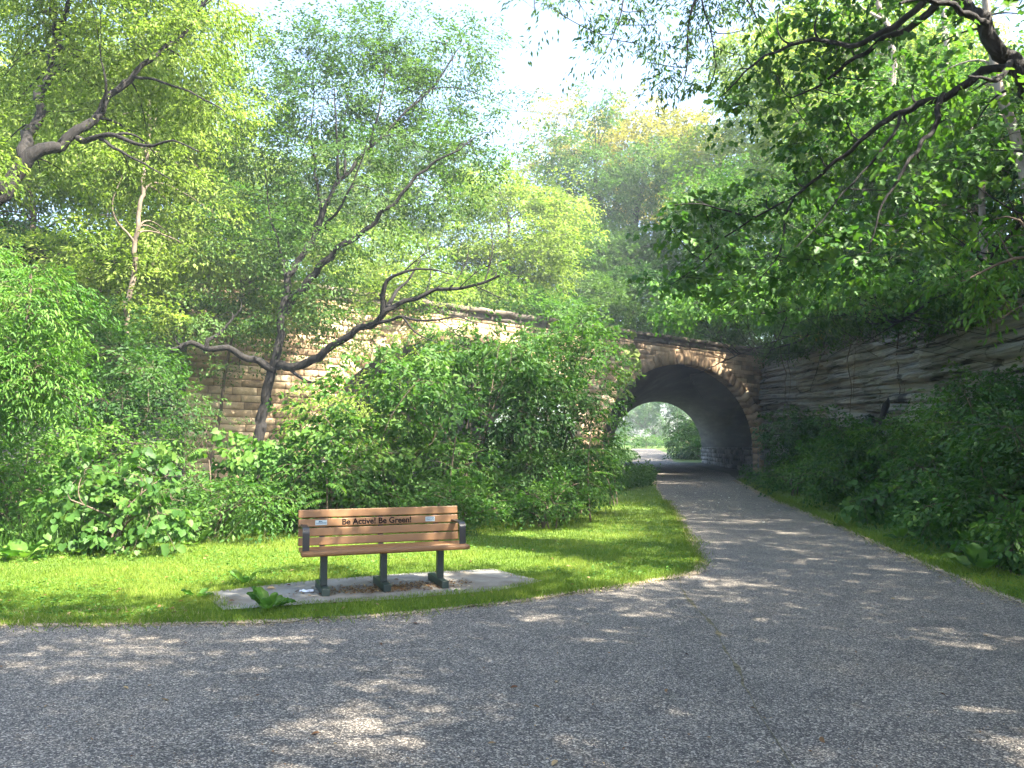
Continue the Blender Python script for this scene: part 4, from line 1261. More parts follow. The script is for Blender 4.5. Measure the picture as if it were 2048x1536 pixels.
# foliage hanging over the right wall
b = np.array((13.6, 23.5, 5.4))
grow("overhanging_shrub", "wide shrub spilling over the top of the right rock wall", "shrub", b,
     [([b, at(1890, 640, 22), at(1800, 640, 21), at(1740, 648, 20.4)], .08, .02), ([at(1890, 640, 22), at(1960, 600, 20), at(2020, 600, 19)], .06, .02)],
     scatter_blobs(91, 26, 1560, 1960, 520, 670, 19.5, 25, 42, 62, .5) + scatter_blobs(92, 10, 1880, 2100, 560, 760, 16.5, 19, 45, 60, .6),
     None, 108, lm="leaf_mid", leafname="foliage", woodname="stem", lai=1.7, L=.12, wr=.5, twig=.55, m=12, droop=.5, hang=.6, cluster_bias=.2)
b = np.array((14.7, 33.5, 6.4))
grow("overhanging_shrub", "leafy shrub dangling beside the right jamb of the open arch", "shrub", b,
     [([b, at(1660, 640, 31), at(1600, 680, 29), at(1540, 700, 28)], .07, .015), ([at(1640, 650, 30), at(1500, 700, 27), at(1420, 735, 25), at(1385, 750, 24.5)], .035, .008), ([at(1660, 640, 31), at(1640, 720, 30), at(1620, 780, 30)], .03, .01)],
     [(1640, 690, 30, 40, 28, .7), (1600, 660, 29, 50, 26, .8), (1620, 750, 30, 30, 34, .5), (1560, 640, 29, 50, 28, .8), (1540, 690, 28, 40, 22, .6), (1480, 665, 27.5, 50, 24, .7), (1430, 640, 27, 50, 24, .7), (1380, 620, 27, 45, 26, .7), (1460, 725, 25.5, 26, 12, .35), (1420, 745, 25, 28, 12, .35), (1385, 765, 24.6, 20, 12, .3), (1405, 795, 24.8, 12, 8, .2), (1350, 690, 27, 30, 12, .4), (1580, 720, 29, 26, 20, .4), (1655, 790, 30, 24, 24, .4), (1330, 640, 28, 30, 26, .6)],
     None, 109, lm="leaf_fresh", leafname="foliage", woodname="stem", lai=1.6, L=.13, wr=.46, twig=.5, m=11, droop=.5, hang=.6, cluster_bias=.15, twigs=.6)
for k_, (lab, pts, seed) in enumerate([("ragged vine column hanging down the middle of the right rock wall", [(1705, 640, 31), (1698, 720, 31), (1702, 800, 31), (1695, 880, 31)], 301),
                                       ("thin dangling vine beside the broken trunk on the right wall", [(1792, 650, 26.5), (1797, 740, 26.4), (1800, 820, 26.3), (1806, 890, 26.2)], 302),
                                       ("leafy vine draped on the right wall near the arch", [(1560, 700, 36), (1572, 770, 36), (1566, 830, 36)], 303)]):
    P = [at(*p) for p in pts]
    grow("hanging_vine", lab, "vine", P[0], [(P, .03, .008), ([P[0] + np.array((.3, 0, 0)), P[1] + np.array((.25, 0, .2)), P[2] + np.array((.1, 0, 0))], .02, .006)],
         [(p[0] + dx, p[1] + 10, p[2] - .3, 22, 36, .3) for p in pts[:-1] for dx in ((-6, 8) if k_ != 1 else (0,))], None, seed, lm="leaf_dark" if k_ == 0 else "leaf_mid", leafname="foliage", woodname="stem", lai=1.3 if k_ != 1 else .5, L=.12, wr=.55, twig=.35, m=8, droop=.9, hang=1.0, cluster_bias=.1, bark="bark_brown", wob=1.2)
# broken trunk in front of the wall
b = np.array((12.15, 25.6, 0.0))
P, Rr = catmull([b, at(1757, 880, 25.6), at(1763, 840, 25.6), at(1772, 812, 25.6), at(1776, 795, 25.6)], [.10, .085, .085, .12, .015], step=.08, wob=.15)
V, Q = tubes(P[None], Rr[None], 9)
o = np_mesh("broken_trunk", V - b, [Q], M["bark_dark"], smooth=True)
o.location = b
tag(o, "black broken tree trunk standing in front of the right rock wall", "tree stump")

# ------------------------------------------------------------------ shrubs
def shrub(label, px, Y, blobs, seed, lm, name="shrub", cat="shrub", stems=5, **kw):
    kw.setdefault("lai", 2.2); kw.setdefault("L", .10); kw.setdefault("wr", .5); kw.setdefault("twig", .45); kw.setdefault("m", 11); kw.setdefault("droop", .3); kw.setdefault("hang", .4)
    kw.setdefault("cluster_bias", .25); kw.setdefault("twigs", .4); kw.setdefault("bark", "bark_brown")
    return grow(name, label, cat, ground_at(px, Y), [([ground_at(px, Y), ground_at(px, Y) + np.array((.05, 0, .5)), resolve(blobs[0])[0]], kw.pop("r0", .03), .01)], blobs, None, seed,
                lm=lm, leafname="foliage", woodname="stem", autostems=stems, **kw)


SB = scatter_blobs
# central thicket, behind the bench
shrub("large bright green bush directly above and behind the bench", 790, 15.6, SB(401, 18, 640, 930, 760, 960, 14.8, 16.6, 45, 62, .62) + [(760, 740, 15.6, 60, 34, .7), (840, 720, 16, 60, 34, .7), (700, 800, 15.2, 50, 34, .6)], 401, "leaf_mid", L=.115, wr=.55, tpl="oval", lai=1.7)
shrub("broad bush with pale upper sprays right of the bright bush", 960, 17.2, SB(402, 18, 850, 1080, 700, 960, 16.2, 18.2, 42, 58, .6) + [(930, 700, 17.5, 60, 26, .7), (1010, 690, 17.6, 60, 28, .7), (880, 705, 17.3, 40, 24, .5)], 402, "leaf_dark", L=.115, wr=.5, lai=1.7, tpl="oval")
shrub("tall sapling with a thin dark stem standing before the wall between the arches", 1105, 18.6,
      SB(403, 16, 1030, 1220, 610, 800, 17.8, 19.4, 34, 50, .55), 403, "leaf_mid", name="sapling", cat="tree", stems=2, L=.105, lai=1.5, r0=.05, bark="bark_dark")
shrub("dark leafy bush between the thicket and the open tunnel", 1150, 18.4, SB(404, 20, 1040, 1195, 780, 985, 17.4, 19.4, 38, 52, .6), 404, "leaf_dark", L=.10, lai=2.0)
shrub("low dark bush at the corner of the lawn nearest the tunnel", 1130, 16.8, SB(405, 14, 1030, 1180, 900, 990, 16.2, 17.6, 36, 48, .55), 405, "leaf_dark", L=.09, lai=2.0)
shrub("small bushy plant with upright sprigs on the lawn edge right of the bench", 1085, 15.2, SB(406, 10, 1000, 1160, 970, 1020, 14.8, 15.8, 26, 36, .7), 406, "leaf_mid", L=.075, lai=1.9, twig=.3, hang=0, droop=0)
shrub("leafy weeds growing up just behind the right end of the bench", 920, 14.6, SB(407, 10, 830, 1000, 960, 1030, 14.2, 15.2, 28, 38, .7), 407, "leaf_mid", name="weed", cat="weed", L=.075, lai=1.9, twig=.3, hang=0)
shrub("yellow-green twiggy shrub in front of the sunlit wall beside the forked trunk", 680, 18.2, SB(408, 12, 610, 770, 775, 920, 17.4, 19, 34, 46, .6), 408, "leaf_lime", L=.095, lai=1.4)
shrub("mound of broad vine leaves under the forked tree", 560, 15.2, SB(409, 14, 455, 650, 870, 975, 14.4, 16, 36, 50, .6), 409, "leaf_fresh", tpl="heart", L=.11, wr=.95, lai=1.6, twig=.3, m=7, hang=.9)
shrub("dense bush in shade behind the left end of the bench", 660, 14.7, SB(410, 12, 580, 760, 920, 1010, 14.2, 15.2, 34, 46, .6), 410, "leaf_mid", L=.09, lai=2.0)
shrub("small-leaved shrub in front of the left rock wall", 365, 18.0, SB(411, 10, 310, 420, 790, 930, 17.2, 18.8, 28, 40, .65), 411, "leaf_mid", L=.075, lai=1.0)
shrub("shaded bush under the arching left limb of the forked tree", 270, 17, SB(412, 14, 120, 320, 760, 900, 16.2, 18, 42, 58, .6), 412, "leaf_dark", L=.095, lai=1.9)
shrub("rounded mound of large dark vine leaves rising above the tall grass on the left", 235, 11.7, SB(413, 18, 140, 330, 935, 1070, 11.2, 12.4, 34, 48, .62), 413, "leaf_mid", tpl="heart", L=.098, wr=.95, lai=1.7, twig=.3, m=7, hang=.9)
shrub("light green bush behind the vine mound on the left", 120, 13.6, SB(414, 14, 20, 260, 880, 980, 13, 14.4, 42, 56, .6), 414, "leaf_fresh", L=.09, lai=1.8)
shrub("pale weedy bush at the left edge below the feathery tree", 20, 12.2, SB(415, 12, -90, 100, 900, 1040, 11.6, 12.8, 42, 54, .62), 415, "leaf_fresh", L=.085, lai=1.8)
shrub("leafy bush in the dark hollow behind the feathery tree", 130, 15.6, SB(416, 14, 20, 300, 720, 880, 14.8, 16.6, 44, 58, .55), 416, "leaf_dark", L=.10, lai=1.6)
shrub("low bush of mixed weeds between the vine mound and the bench", 440, 13.6, SB(417, 14, 330, 560, 960, 1050, 13, 14.2, 32, 44, .6), 417, "leaf_mid", L=.085, lai=1.8)
shrub("bush with pale-backed leaves growing up in front of the half-hidden arch", 930, 22.5, SB(418, 22, 800, 1075, 650, 780, 21.5, 24, 36, 50, .5), 418, "leaf_mid", L=.125, lai=1.3, stems=6)
shrub("light bush in front of the bridge wall right of the sprawling limb", 1080, 25, SB(419, 14, 1020, 1180, 640, 770, 24, 26.5, 32, 44, .5), 419, "leaf_fresh", L=.13, lai=1.2, stems=5)
shrub("thin-leaved bush whose sparse sprays cross the sunlit wall beside the sprawling limb", 720, 25, SB(420, 16, 630, 900, 600, 720, 24, 27.5, 34, 46, .5), 420, "leaf_lime", L=.12, lai=.62, stems=5)
# bridge-top scrub
for lab, x0, x1, y0, y1, Y0, Y1, lm, s in [
    ("sunlit pale scrub on the bridge top beside the sprawling dark limb", 880, 1010, 560, 612, 35.5, 38, "leaf_lime", 421),
    ("blossom-pale scrub on the bridge top above the wall between the arches", 1000, 1120, 555, 632, 38, 41, "leaf_lime", 422),
    ("dark green bush on the bridge top just left of the open arch", 1130, 1250, 560, 640, 40, 43, "leaf_cool", 423),
    ("shaded bush on the bridge top over the open arch", 1230, 1350, 540, 650, 43, 46, "leaf_dark", 424),
    ("scrub on the bridge top behind the sapling sprays", 1060, 1200, 470, 570, 44, 48, "leaf_mid", 425),
    ("tangle of brush under the twin-trunked tree", 1180, 1330, 470, 570, 48, 52, "leaf_mid", 426),
    ("vine-covered brush hanging over the coping right of the sprawling limb", 1000, 1150, 600, 650, 36, 38.5, "leaf_fresh", 429),
    ("green brush hanging over the coping behind the limb's bent tip", 640, 900, 565, 612, 30, 33.5, "leaf_lime", 430),
    ("leafy brush on the bridge top behind the forked tree", 640, 860, 500, 600, 30, 35, "leaf_lime", 427),
    ("green brush spilling over the far left end of the bridge", 380, 640, 540, 660, 26.5, 31, "leaf_mid", 428)]:
    bl = SB(s, 16, x0, x1, y0, y1, Y0, Y1, 28, 42, .6)
    c = np.mean([resolve(q)[0] for q in bl], 0); c[2] = 7.8 if s != 428 else 6.5
    grow("shrub", lab, "shrub", c, [([c, c + np.array((0, 0, .6)), resolve(bl[3])[0]], .05, .02)], bl, None, s, lm=lm, leafname="foliage", woodname="stem", autostems=4, lai=2.2, L=.17, twig=.7, m=11, bark="bark_brown", cluster_bias=.25, twigs=.2)
# right bank shrubs
shrub("dense dark shrub beside the right jamb of the open arch", 1610, 29, SB(431, 24, 1550, 1730, 840, 965, 27, 32, 34, 46, .6), 431, "leaf_dark", L=.12, lai=2.2)
shrub("leafy bush at the foot of the arch beside the narrow verge", 1580, 25.5, SB(432, 12, 1550, 1670, 920, 975, 25, 28.5, 24, 34, .55), 432, "leaf_mid", L=.11, lai=2.0)
shrub("mid green shrub in front of the broken trunk by the right wall", 1730, 20.5, SB(433, 24, 1640, 1860, 860, 1020, 19, 22, 38, 52, .6), 433, "leaf_mid", L=.11, lai=2.1)
shrub("large shrub climbing the right rock wall near the frame edge", 1950, 15.8, SB(434, 32, 1835, 2130, 770, 1010, 14.6, 17.2, 48, 64, .6), 434, "leaf_mid", L=.105, lai=2.1)
shrub("low broad-leaved bush at the bend of the verge", 1775, 16.2, SB(435, 12, 1715, 1860, 975, 1035, 15.2, 16.8, 32, 42, .55), 435, "leaf_mid", L=.12, lai=1.9, tpl="heart", wr=.9, m=7, twig=.28, hang=.8)
shrub("thick bush by the path with large rounded leaves on the right", 1945, 12.8, SB(436, 18, 1870, 2060, 960, 1075, 12.2, 13.8, 40, 52, .6), 436, "leaf_mid", L=.095, lai=1.8, tpl="oval", wr=.62)
shrub("nearest bush at the right edge with broad hanging leaves", 2090, 10.0, SB(437, 18, 2010, 2200, 1000, 1130, 9.7, 11, 44, 60, .6), 437, "leaf_mid", L=.09, lai=1.8, tpl="oval", wr=.7, m=8, twig=.3, hang=.8)
shrub("tall dark bush rising behind the nearest bush at the right edge", 2060, 12, SB(438, 16, 1960, 2180, 860, 1010, 11.4, 12.8, 48, 62, .62), 438, "leaf_dark", L=.10, lai=2.0)
# seen through the tunnel
for lab, px, Y, bl, lm, s in [
    ("bushy tree beyond the tunnel hanging over the far path", 1372, 103, SB(441, 26, 1352, 1450, 785, 905, 94, 104, 15, 24, .8), "leaf_dark", 441),
    ("dark bush at the far right of the tunnel exit", 1395, 94, SB(442, 12, 1360, 1425, 865, 912, 91, 97, 10, 17, .7), "leaf_dark", 442),
    ("hazy yellow tree far beyond the tunnel on the left", 1240, 175, SB(443, 16, 1190, 1300, 770, 870, 165, 185, 14, 22, .8), "leaf_mid", 443),
    ("pale tree far beyond the tunnel above the path", 1320, 160, SB(444, 44, 1215, 1410, 735, 884, 150, 172, 16, 24, .8), "leaf_mid", 444),
    ("low hedge far beyond the tunnel beside the path", 1290, 138, SB(445, 12, 1225, 1330, 868, 886, 132, 142, 9, 13, .6), "leaf_mid", 445),
    ("leafy tree seen through the half-hidden arch behind the thicket", 1040, 100, SB(449, 18, 960, 1130, 770, 890, 96, 106, 20, 30, .8), "leaf_mid", 449),
    ("small bush by the left side of the tunnel exit", 1236, 92, SB(446, 8, 1215, 1262, 900, 921, 90, 94, 8, 12, .6), "leaf_mid", 446)]:
    b = ground_at(px, Y); b[2] = float(rise(Y))
    grow("tree" if s in (441, 443, 444, 449) else "shrub", lab, "tree" if s in (441, 443, 444, 449) else "shrub", b, [([b, b + np.array((0, 0, 1.)), resolve(bl[2])[0]], .18, .05)], bl, None, s, lm=lm, bark="bark_brown",
         leafname="crown" if s in (441, 443, 444, 449) else "foliage", woodname="trunk" if s in (441, 443, 444, 449) else "stem", lai=2.4, L=.32, twig=1.2, m=12, cluster_bias=.3, step=.6, twigs=.1)
shrub("leafy spray leaning into the left side of the tunnel mouth", 1216, 21, SB(447, 8, 1190, 1244, 830, 930, 20.4, 21.6, 16, 22, .8), 447, "leaf_mid", L=.10, lai=1.5, stems=3)
shrub("light grape-like leaves climbing the wall left of the open arch", 1245, 30, [(1250, 670, 37, 20, 22, .3), (1262, 700, 36.5, 18, 22, .3), (1246, 735, 36, 22, 22, .3), (1240, 770, 35, 16, 18, .3)], 448, "leaf_lime", name="climbing_vine", cat="vine", tpl="heart", L=.24, wr=.95, lai=.9, twig=.4, m=6, hang=.9, stems=0, r0=.015)


# ------------------------------------------------------------------ sumac: long feather-like compound leaves
def sumac(label, px, Y, ztop, n, seed, spread=1.0, lm="leaf_fresh"):
    rng = np.random.default_rng(seed)
    b = ground_at(px, Y)
    root = thing("sumac", label, "shrub", b)
    wood, acc = Acc(), Acc()
    top = b + np.array((rng.normal(0, .1), 0, ztop))
    P = bez(b[None], top[None], np.array([[.1, 0, 1.]]), 0, 10, rng)
    V, Q = tubes(P, np.linspace(.025, .012, 10)[None], 6); wood.add(V, Q)
    for i in range(n):
        a = i * 2.4 + rng.random()
        k = rng.uniform(.45, 1)
        st = P[0][min(9, int(k * 9))]
        L = rng.uniform(.55, .85) * spread
        d = np.array((math.cos(a), math.sin(a), 0))
        t = np.linspace(0, 1, 12)[:, None]
        R = st + d * L * t + np.array((0, 0, 1)) * (.42 * t - .55 * t * t) * L * rng.uniform(.8, 1.2)
        V, Q = tubes(R[None], np.linspace(.006, .002, 12)[None], 4); wood.add(V, Q)
        T = norm(np.gradient(R, axis=0))
        s_ = norm(np.cross(T, np.array((0, 0, 1.0))))
        u = np.linspace(.14, 1, 13)
        for sg in (-1, 1):
            pos = np.stack([np.interp(u, t[:, 0], R[:, k2]) for k2 in range(3)], -1)
            TT = np.stack([np.interp(u, t[:, 0], T[:, k2]) for k2 in range(3)], -1)
            SS = np.stack([np.interp(u, t[:, 0], s_[:, k2]) for k2 in range(3)], -1)
            D = SS * sg + TT * .55 + np.array((0, 0, -.28)) + rng.normal(0, .07, pos.shape)
            ll = .15 * np.sin(np.clip(u * 2.6 + .4, 0, 3.0)) ** .6 * spread
            V, F, kk = leaves(pos, D, np.tile((0, 0, 1.), (len(u), 1)) + SS * sg * .2 + rng.normal(0, .1, pos.shape), ll, ll * .30, "diamond")
            acc.add(V, F, np.repeat(rng.random(len(u)) * .5 + .3, kk))
    wood.build("stem", M["bark_brown"], root, smooth=True, origin=b)
    acc.build("foliage", M[lm], root, origin=b)


sumac("feather-leaved sumac standing against the sunlit wall left of the vine mound", 425, 14.6, 1.75, 13, 501)
sumac("feather-leaved sumac close behind the left end of the bench", 655, 13.9, 1.05, 11, 502)
sumac("small sumac with pale fronds beside the tall sapling", 1180, 16.6, 2.0, 9, 503, .9, "leaf_mid")
sumac("sumac half hidden at the left in front of the shaded bush", 345, 14.2, 1.0, 9, 504, .9, "leaf_mid")
sumac("sumac with drooping fronds in the middle of the thicket", 900, 15.0, 1.9, 10, 505, .95, "leaf_mid")


# ------------------------------------------------------------------ burdock: big ruffled basal leaves
def burdock(label, px, py, n, size, seed, lm="leaf_fresh", up=.55):
    rng = np.random.default_rng(seed)
    x, y = gp(px, py)
    b = np.array((x, y, .02))
    root = thing("burdock", label, "weed", b)
    acc, wood = Acc(), Acc()
    for i in range(n):
        a = i * 2.39 + rng.random() * .8
        e = rng.uniform(.45 * up, .55 + up)
        d = np.array((math.cos(a) * math.cos(e), math.sin(a) * math.cos(e), math.sin(e)))
        st = b + np.array((math.cos(a), math.sin(a), 0)) * .03
        L = size * rng.uniform(.7, 1.15)
        k0 = L * .45
        tip0 = st + d * k0
        P = np.stack([st, st + d * k0 * .5 + np.array((0, 0, .015)), tip0])
        V, Q = tubes(P[None], np.array([[.006, .005, .004]]), 5); wood.add(V, Q)
        sd = norm(np.cross(d, (0, 0, 1.))); nr = np.cross(sd, d)
        NU, NV = 9, 7
        uu = np.linspace(0, 1, NU); vv = np.linspace(-1, 1, NV)
        W = np.empty((NU, NV, 3))
        for iu, u in enumerate(uu):
            wd = .40 * L * (math.sin(math.pi * min(1, (u * .86 + .14))) ** .6) * (1 - .15 * u)
            for iv, v in enumerate(vv):
                ruff = .05 * L * math.sin(u * 14 + v * 3 + i) * abs(v) + .02 * L * math.sin(u * 23 + i * 2)
                edge = 1 + .08 * math.sin(u * 30 + i) * abs(v)
                W[iu, iv] = tip0 + d * (u * L - .12 * L * (abs(v) ** 2) * (u < .35)) + sd * v * wd * edge + nr * (.16 * L * v * v + ruff) + np.array((0, 0, -1)) * .26 * L * u * u
        W[..., 2] = np.maximum(W[..., 2], .03 + .01 * rng.random(W.shape[:2]))
        idx = np.arange(NU * NV).reshape(NU, NV)
        Q = np.stack([idx[:-1, :-1], idx[:-1, 1:], idx[1:, 1:], idx[1:, :-1]], -1).reshape(-1, 4)
        acc.add(W.reshape(-1, 3), Q, np.full(NU * NV, rng.uniform(.25, .95)))
    wood.build("stem", M["grass_blade"], root, origin=b)
    acc.build("foliage", M[lm], root, smooth=True, origin=b)


burdock("burdock with big ruffled leaves at the front edge of the pad", 535, 1226, 10, .19, 601, up=.8)
burdock("small burdock on the lawn behind the left corner of the pad", 490, 1174, 7, .17, 602)
burdock("burdock low in the lawn at the left tip of the pad", 395, 1200, 5, .13, 603, up=.3)
burdock("burdock with pale broad leaves at the left end of the lawn's back edge", 45, 1124, 9, .30, 604)
burdock("burdock at the foot of the tall grass below the vine mound", 175, 1112, 8, .26, 605, "leaf_mid")
burdock("burdock tucked under the weeds left of the bench", 395, 1092, 7, .24, 606)
burdock("burdock beside the bench's left end at the back of the lawn", 525, 1076, 8, .26, 607)
burdock("burdock on the right verge below the thick bush", 1800, 1085, 7, .24, 608, "leaf_mid")
burdock("large-leaved burdock in the right verge near the frame edge", 1960, 1152, 8, .30, 609, "leaf_mid", up=.9)

# ------------------------------------------------------------------ uncountable ground cover
def px_area_points(rng, poly_world, n, Ymin, Ymax, xr):
    """points inside a ground polygon, thinning with distance"""
    u = rng.random(n * 3)
    Y = 1 / (1 / Ymax + u * (1 / Ymin - 1 / Ymax))
    X = rng.uniform(xr[0], xr[1], n * 3) * Y
    k = in_poly(X, Y, poly_world)
    return X[k][:n], Y[k][:n]


def blades(name, mat, polys, n, seed, h, w, Ymin, Ymax, xr=(-.85, .80), z=.012, lean=.35, avoid=None, bald=None, grow_far=.5, band=None):
    rng = np.random.default_rng(seed)
    acc = Acc()
    for poly in polys:
        X, Y = px_area_points(rng, poly, n, Ymin, Ymax, xr)
        keep = np.ones(len(X), bool)
        if avoid is not None: keep &= ~in_poly(X, Y, avoid)
        if bald is not None: keep &= rng.random(len(X)) > bald(X, Y)
        X, Y = X[keep], Y[keep]
        m = len(X)
        X = X + rng.normal(0, .045, m); Y = Y + rng.normal(0, .045, m)
        sc = (Y / 8) ** grow_far
        patch = fbm(X * 1.3, Y * 1.3, seed + 1, 3)
        H = h * sc * rng.uniform(.55, 1.25, m) * (.55 + .9 * patch)
        D = np.stack([rng.normal(0, lean, m), rng.normal(0, lean, m), np.ones(m)], -1)
        a = rng.random(m) * 6.283
        Nv = np.stack([np.cos(a), np.sin(a), np.full(m, .1)], -1)
        V, F, k = leaves(np.stack([X, Y, np.full(m, z)], -1), D, Nv, H, w * sc * rng.uniform(.7, 1.3, m), "blade")
        lv = np.clip(rng.random(m) * .55 + patch * .9 - .22, 0, 1)
        acc.add(V, F, np.repeat(lv, k))
    o = acc.build(name, mat)
    o["kind"] = "stuff"
    return o


PADS = [gp(*p) for p in [(425, 1190), (640, 1167), (830, 1153), (985, 1145), (1070, 1166), (1000, 1182), (760, 1201), (640, 1207), (460, 1220)]]
lawn_a = LAWN
dry = lambda x, y: np.clip(1.9 * (fbm(x * 1.2, y * 1.2 + 7, 77, 3) - .42), 0, .9) * ((x < -2.4) & (y < 8.15 + .03 * x))
g = blades("lawn_grass", M["grass_blade"], [lawn_a], 210000, 701, .050, .0065, 6.3, 45, avoid=PADS, bald=dry)
g["label"] = "short bright green mown grass around the bench"
g = blades("verge_grass", M["grass_blade"], [VERGE], 45000, 702, .050, .008, 6.5, 42, xr=(.2, .80))
g["label"] = "short grass verge along the right edge of the path"
STRAWZ = [gp(*p) for p in [(-900, 1262), (0, 1254), (300, 1250), (420, 1240), (400, 1222), (200, 1218), (0, 1222), (-900, 1230)]]
g = blades("dry_grass", M["straw"], [STRAWZ], 9000, 703, .050, .006, 6.3, 12, lean=.7)
g["label"] = "dry straw-coloured grass at the front edge of the lawn"
# clover and little broad weeds in the turf
rng = np.random.default_rng(710)
acc = Acc()
for poly, n, seed in ((LAWN, 9000, 1), (VERGE, 6000, 2)):
    X, Y = px_area_points(rng, poly, n, 6.5, 34, (-.85, .8))
    keep = (fbm(X * .8, Y * .8, 40, 3) > (.52 if seed == 1 else .40)) & ~in_poly(X, Y, PADS)
    X, Y = X[keep], Y[keep]
    m = len(X); sc = (Y / 8) ** .5
    P = np.stack([X, Y, .03 + .035 * rng.random(m) * sc], -1)
    D = np.stack([rng.normal(0, 1, m), rng.normal(0, 1, m), rng.uniform(-.1, .5, m)], -1)
    V, F, k = leaves(P, D, np.tile((0, 0, 1.), (m, 1)) + rng.normal(0, .3, (m, 3)), .032 * sc * rng.uniform(.6, 1.5, m), .026 * sc, "oval")
    acc.add(V, F, np.repeat(rng.random(m), k))
o = acc.build("clover", M["leaf_fresh"]); tag(o, "small round clover leaves scattered in the turf", kind="stuff")

# tall grass and weeds along the back of the lawn, left
BACKL = [gp(*p) for p in [(-700, 1150), (-200, 1128), (0, 1116), (150, 1108), (300, 1094), (450, 1078), (600, 1060), (800, 1046), (1000, 1026), (1120, 1000)]]
rng = np.random.default_rng(720)


def along(line, n, back0, back1):
    L = np.array(line); seg = np.linalg.norm(np.diff(L, axis=0), axis=1); cs = np.concatenate(([0], np.cumsum(seg)))
    s = rng.random(n) * cs[-1]
    X = np.interp(s, cs, L[:, 0]); Y = np.interp(s, cs, L[:, 1])
    d = back0 + (back1 - back0) * rng.random(n) ** 1.2
    r = np.sqrt(X * X + Y * Y)
    return X + X / r * d, Y + Y / r * d


acc = Acc()
X, Y = along(BACKL, 26000, -.05, 2.6)
m = len(X)
pt = fbm(X * .9, Y * .9, 5, 3)
D = np.stack([rng.normal(0, .38, m), rng.normal(-.1, .38, m), np.ones(m)], -1)
a = rng.random(m) * 6.283
V, F, k = leaves(np.stack([X, Y, np.zeros(m)], -1), D, np.stack([np.cos(a), np.sin(a), .4 * np.ones(m)], -1), rng.uniform(.25, .78, m) * (.35 + 1.2 * pt), rng.uniform(.008, .017, m), "blade")
acc.add(V, F, np.repeat(np.clip(rng.random(m) * .6 + .4 * pt, 0, 1), k))
o = acc.build("tall_grass", M["leaf_fresh"]); tag(o, "tall unmown grass along the back of the lawn", kind="stuff")


def undergrowth(name, label, line, n, b0, b1, zmax, L, seed, lm, wr=.5, tpl="oval", m=9):
    global rng
    rng = np.random.default_rng(seed)
    X, Y = along(line, n, b0, b1)
    pt = fbm(X * 1.1, Y * 1.1, seed, 3)
    acc = Acc()
    z0 = np.zeros(n)
    A = np.stack([rng.normal(0, .35, n), rng.normal(-.1, .35, n), np.ones(n)], -1)
    Ls = zmax * rng.uniform(.35, 1, n) * (.4 + 1.1 * pt)
    spray(acc, np.stack([X, Y, z0], -1), A, Ls, m, L, wr, tpl, rng, droop=.0, width=.32, thick=.2, hang=-.05, tilt=1.0, cvar=pt)
    o = acc.build(name, M[lm]); tag(o, label, kind="stuff")


undergrowth("undergrowth", "mixed leafy weeds at the back of the lawn", BACKL, 3600, .1, 3.2, .62, .075, 731, "leaf_fresh")
undergrowth("undergrowth", "darker leafy weeds under the bushes behind the lawn", BACKL, 4200, 1.2, 9, .8, .09, 732, "leaf_mid")
BACKR = [gp(2250, 1215), gp(1960, 1122), gp(1850, 1078), gp(1740, 1040), gp(1640, 1000), gp(1560, 972)]
undergrowth("undergrowth", "low leafy weeds along the right verge under the bushes", BACKR, 3200, .0, 2.4, .55, .075, 733, "leaf_mid")
undergrowth("undergrowth", "weeds at the foot of the bushes on the right bank", BACKR, 3200, 1.0, 7, .9, .10, 734, "leaf_dark")
BUSHL = [(-16, 14), (-12, 17), (-8, 20), (-4, 24), (0, 27), (4, 31), (6.5, 36)]
undergrowth("undergrowth", "shaded ground cover below the bridge wall", BUSHL, 4500, -4, 4, .9, .11, 735, "leaf_mid")


def slope_cover(name, label, P, Hh, Nn, width, slope, seed, n, L, lm, zadd=.9, t0=0.0):
    """leafy cover on the slopes"""
    global rng
    rng = np.random.default_rng(seed)
    i = rng.integers(0, len(P), n)
    k = (t0 + (1 - t0) * rng.random(n)) ** 1.3
    X = P[i, 0] - Nn[i, 0] * (k * width + .3); Y = P[i, 1] - Nn[i, 1] * (k * width + .3)
    Z = Hh[i] * .97 + slope * width * (1 - np.exp(-2.2 * k))
    pt = fbm(X * .3, Y * .3, seed, 3)
    acc = Acc()
    A = np.stack([rng.normal(0, .5, n) + Nn[i, 0] * .5, rng.normal(0, .5, n) + Nn[i, 1] * .5, np.ones(n)], -1)
    spray(acc, np.stack([X, Y, Z - .3], -1), A, zadd * rng.uniform(.5, 1.2, n) * (.5 + pt), 12, L, .5, "diamond", rng, droop=.2, width=.6, thick=.25, tilt=.8, cvar=pt)
    o = acc.build(name, M[lm]); tag(o, label, kind="stuff")


slope_cover("undergrowth", "leafy cover on the wooded slope at the left", *LWl, 30, .26, 741, 6500, .16, "leaf_mid", 1.1)
slope_cover("undergrowth", "leafy cover on the slope above the right rock wall", *RW, 26, .30, 742, 6500, .15, "leaf_mid", 1.1)
# cover on the bridge top
rng = np.random.default_rng(745)
n = 6500
tt = rng.uniform(T0 - 8, T1 + 8, n); kk = rng.random(n) ** 1.4
X = FO[0] + FU[0] * tt + AX[0] * (kk * TL * .8 + .2); Y = FO[1] + FU[1] * tt + AX[1] * (kk * TL * .8 + .2)
acc = Acc()
A = np.stack([rng.normal(.3, .5, n), rng.normal(-.4, .5, n), np.ones(n)], -1)
spray(acc, np.stack([X, Y, np.full(n, 7.6) + kk * .6], -1), A, rng.uniform(.5, 1.4, n), 12, .17, .5, "diamond", rng, droop=.2, width=.6, thick=.25, tilt=.8)
o = acc.build("undergrowth", M["leaf_mid"]); tag(o, "leafy cover on top of the bridge", kind="stuff")

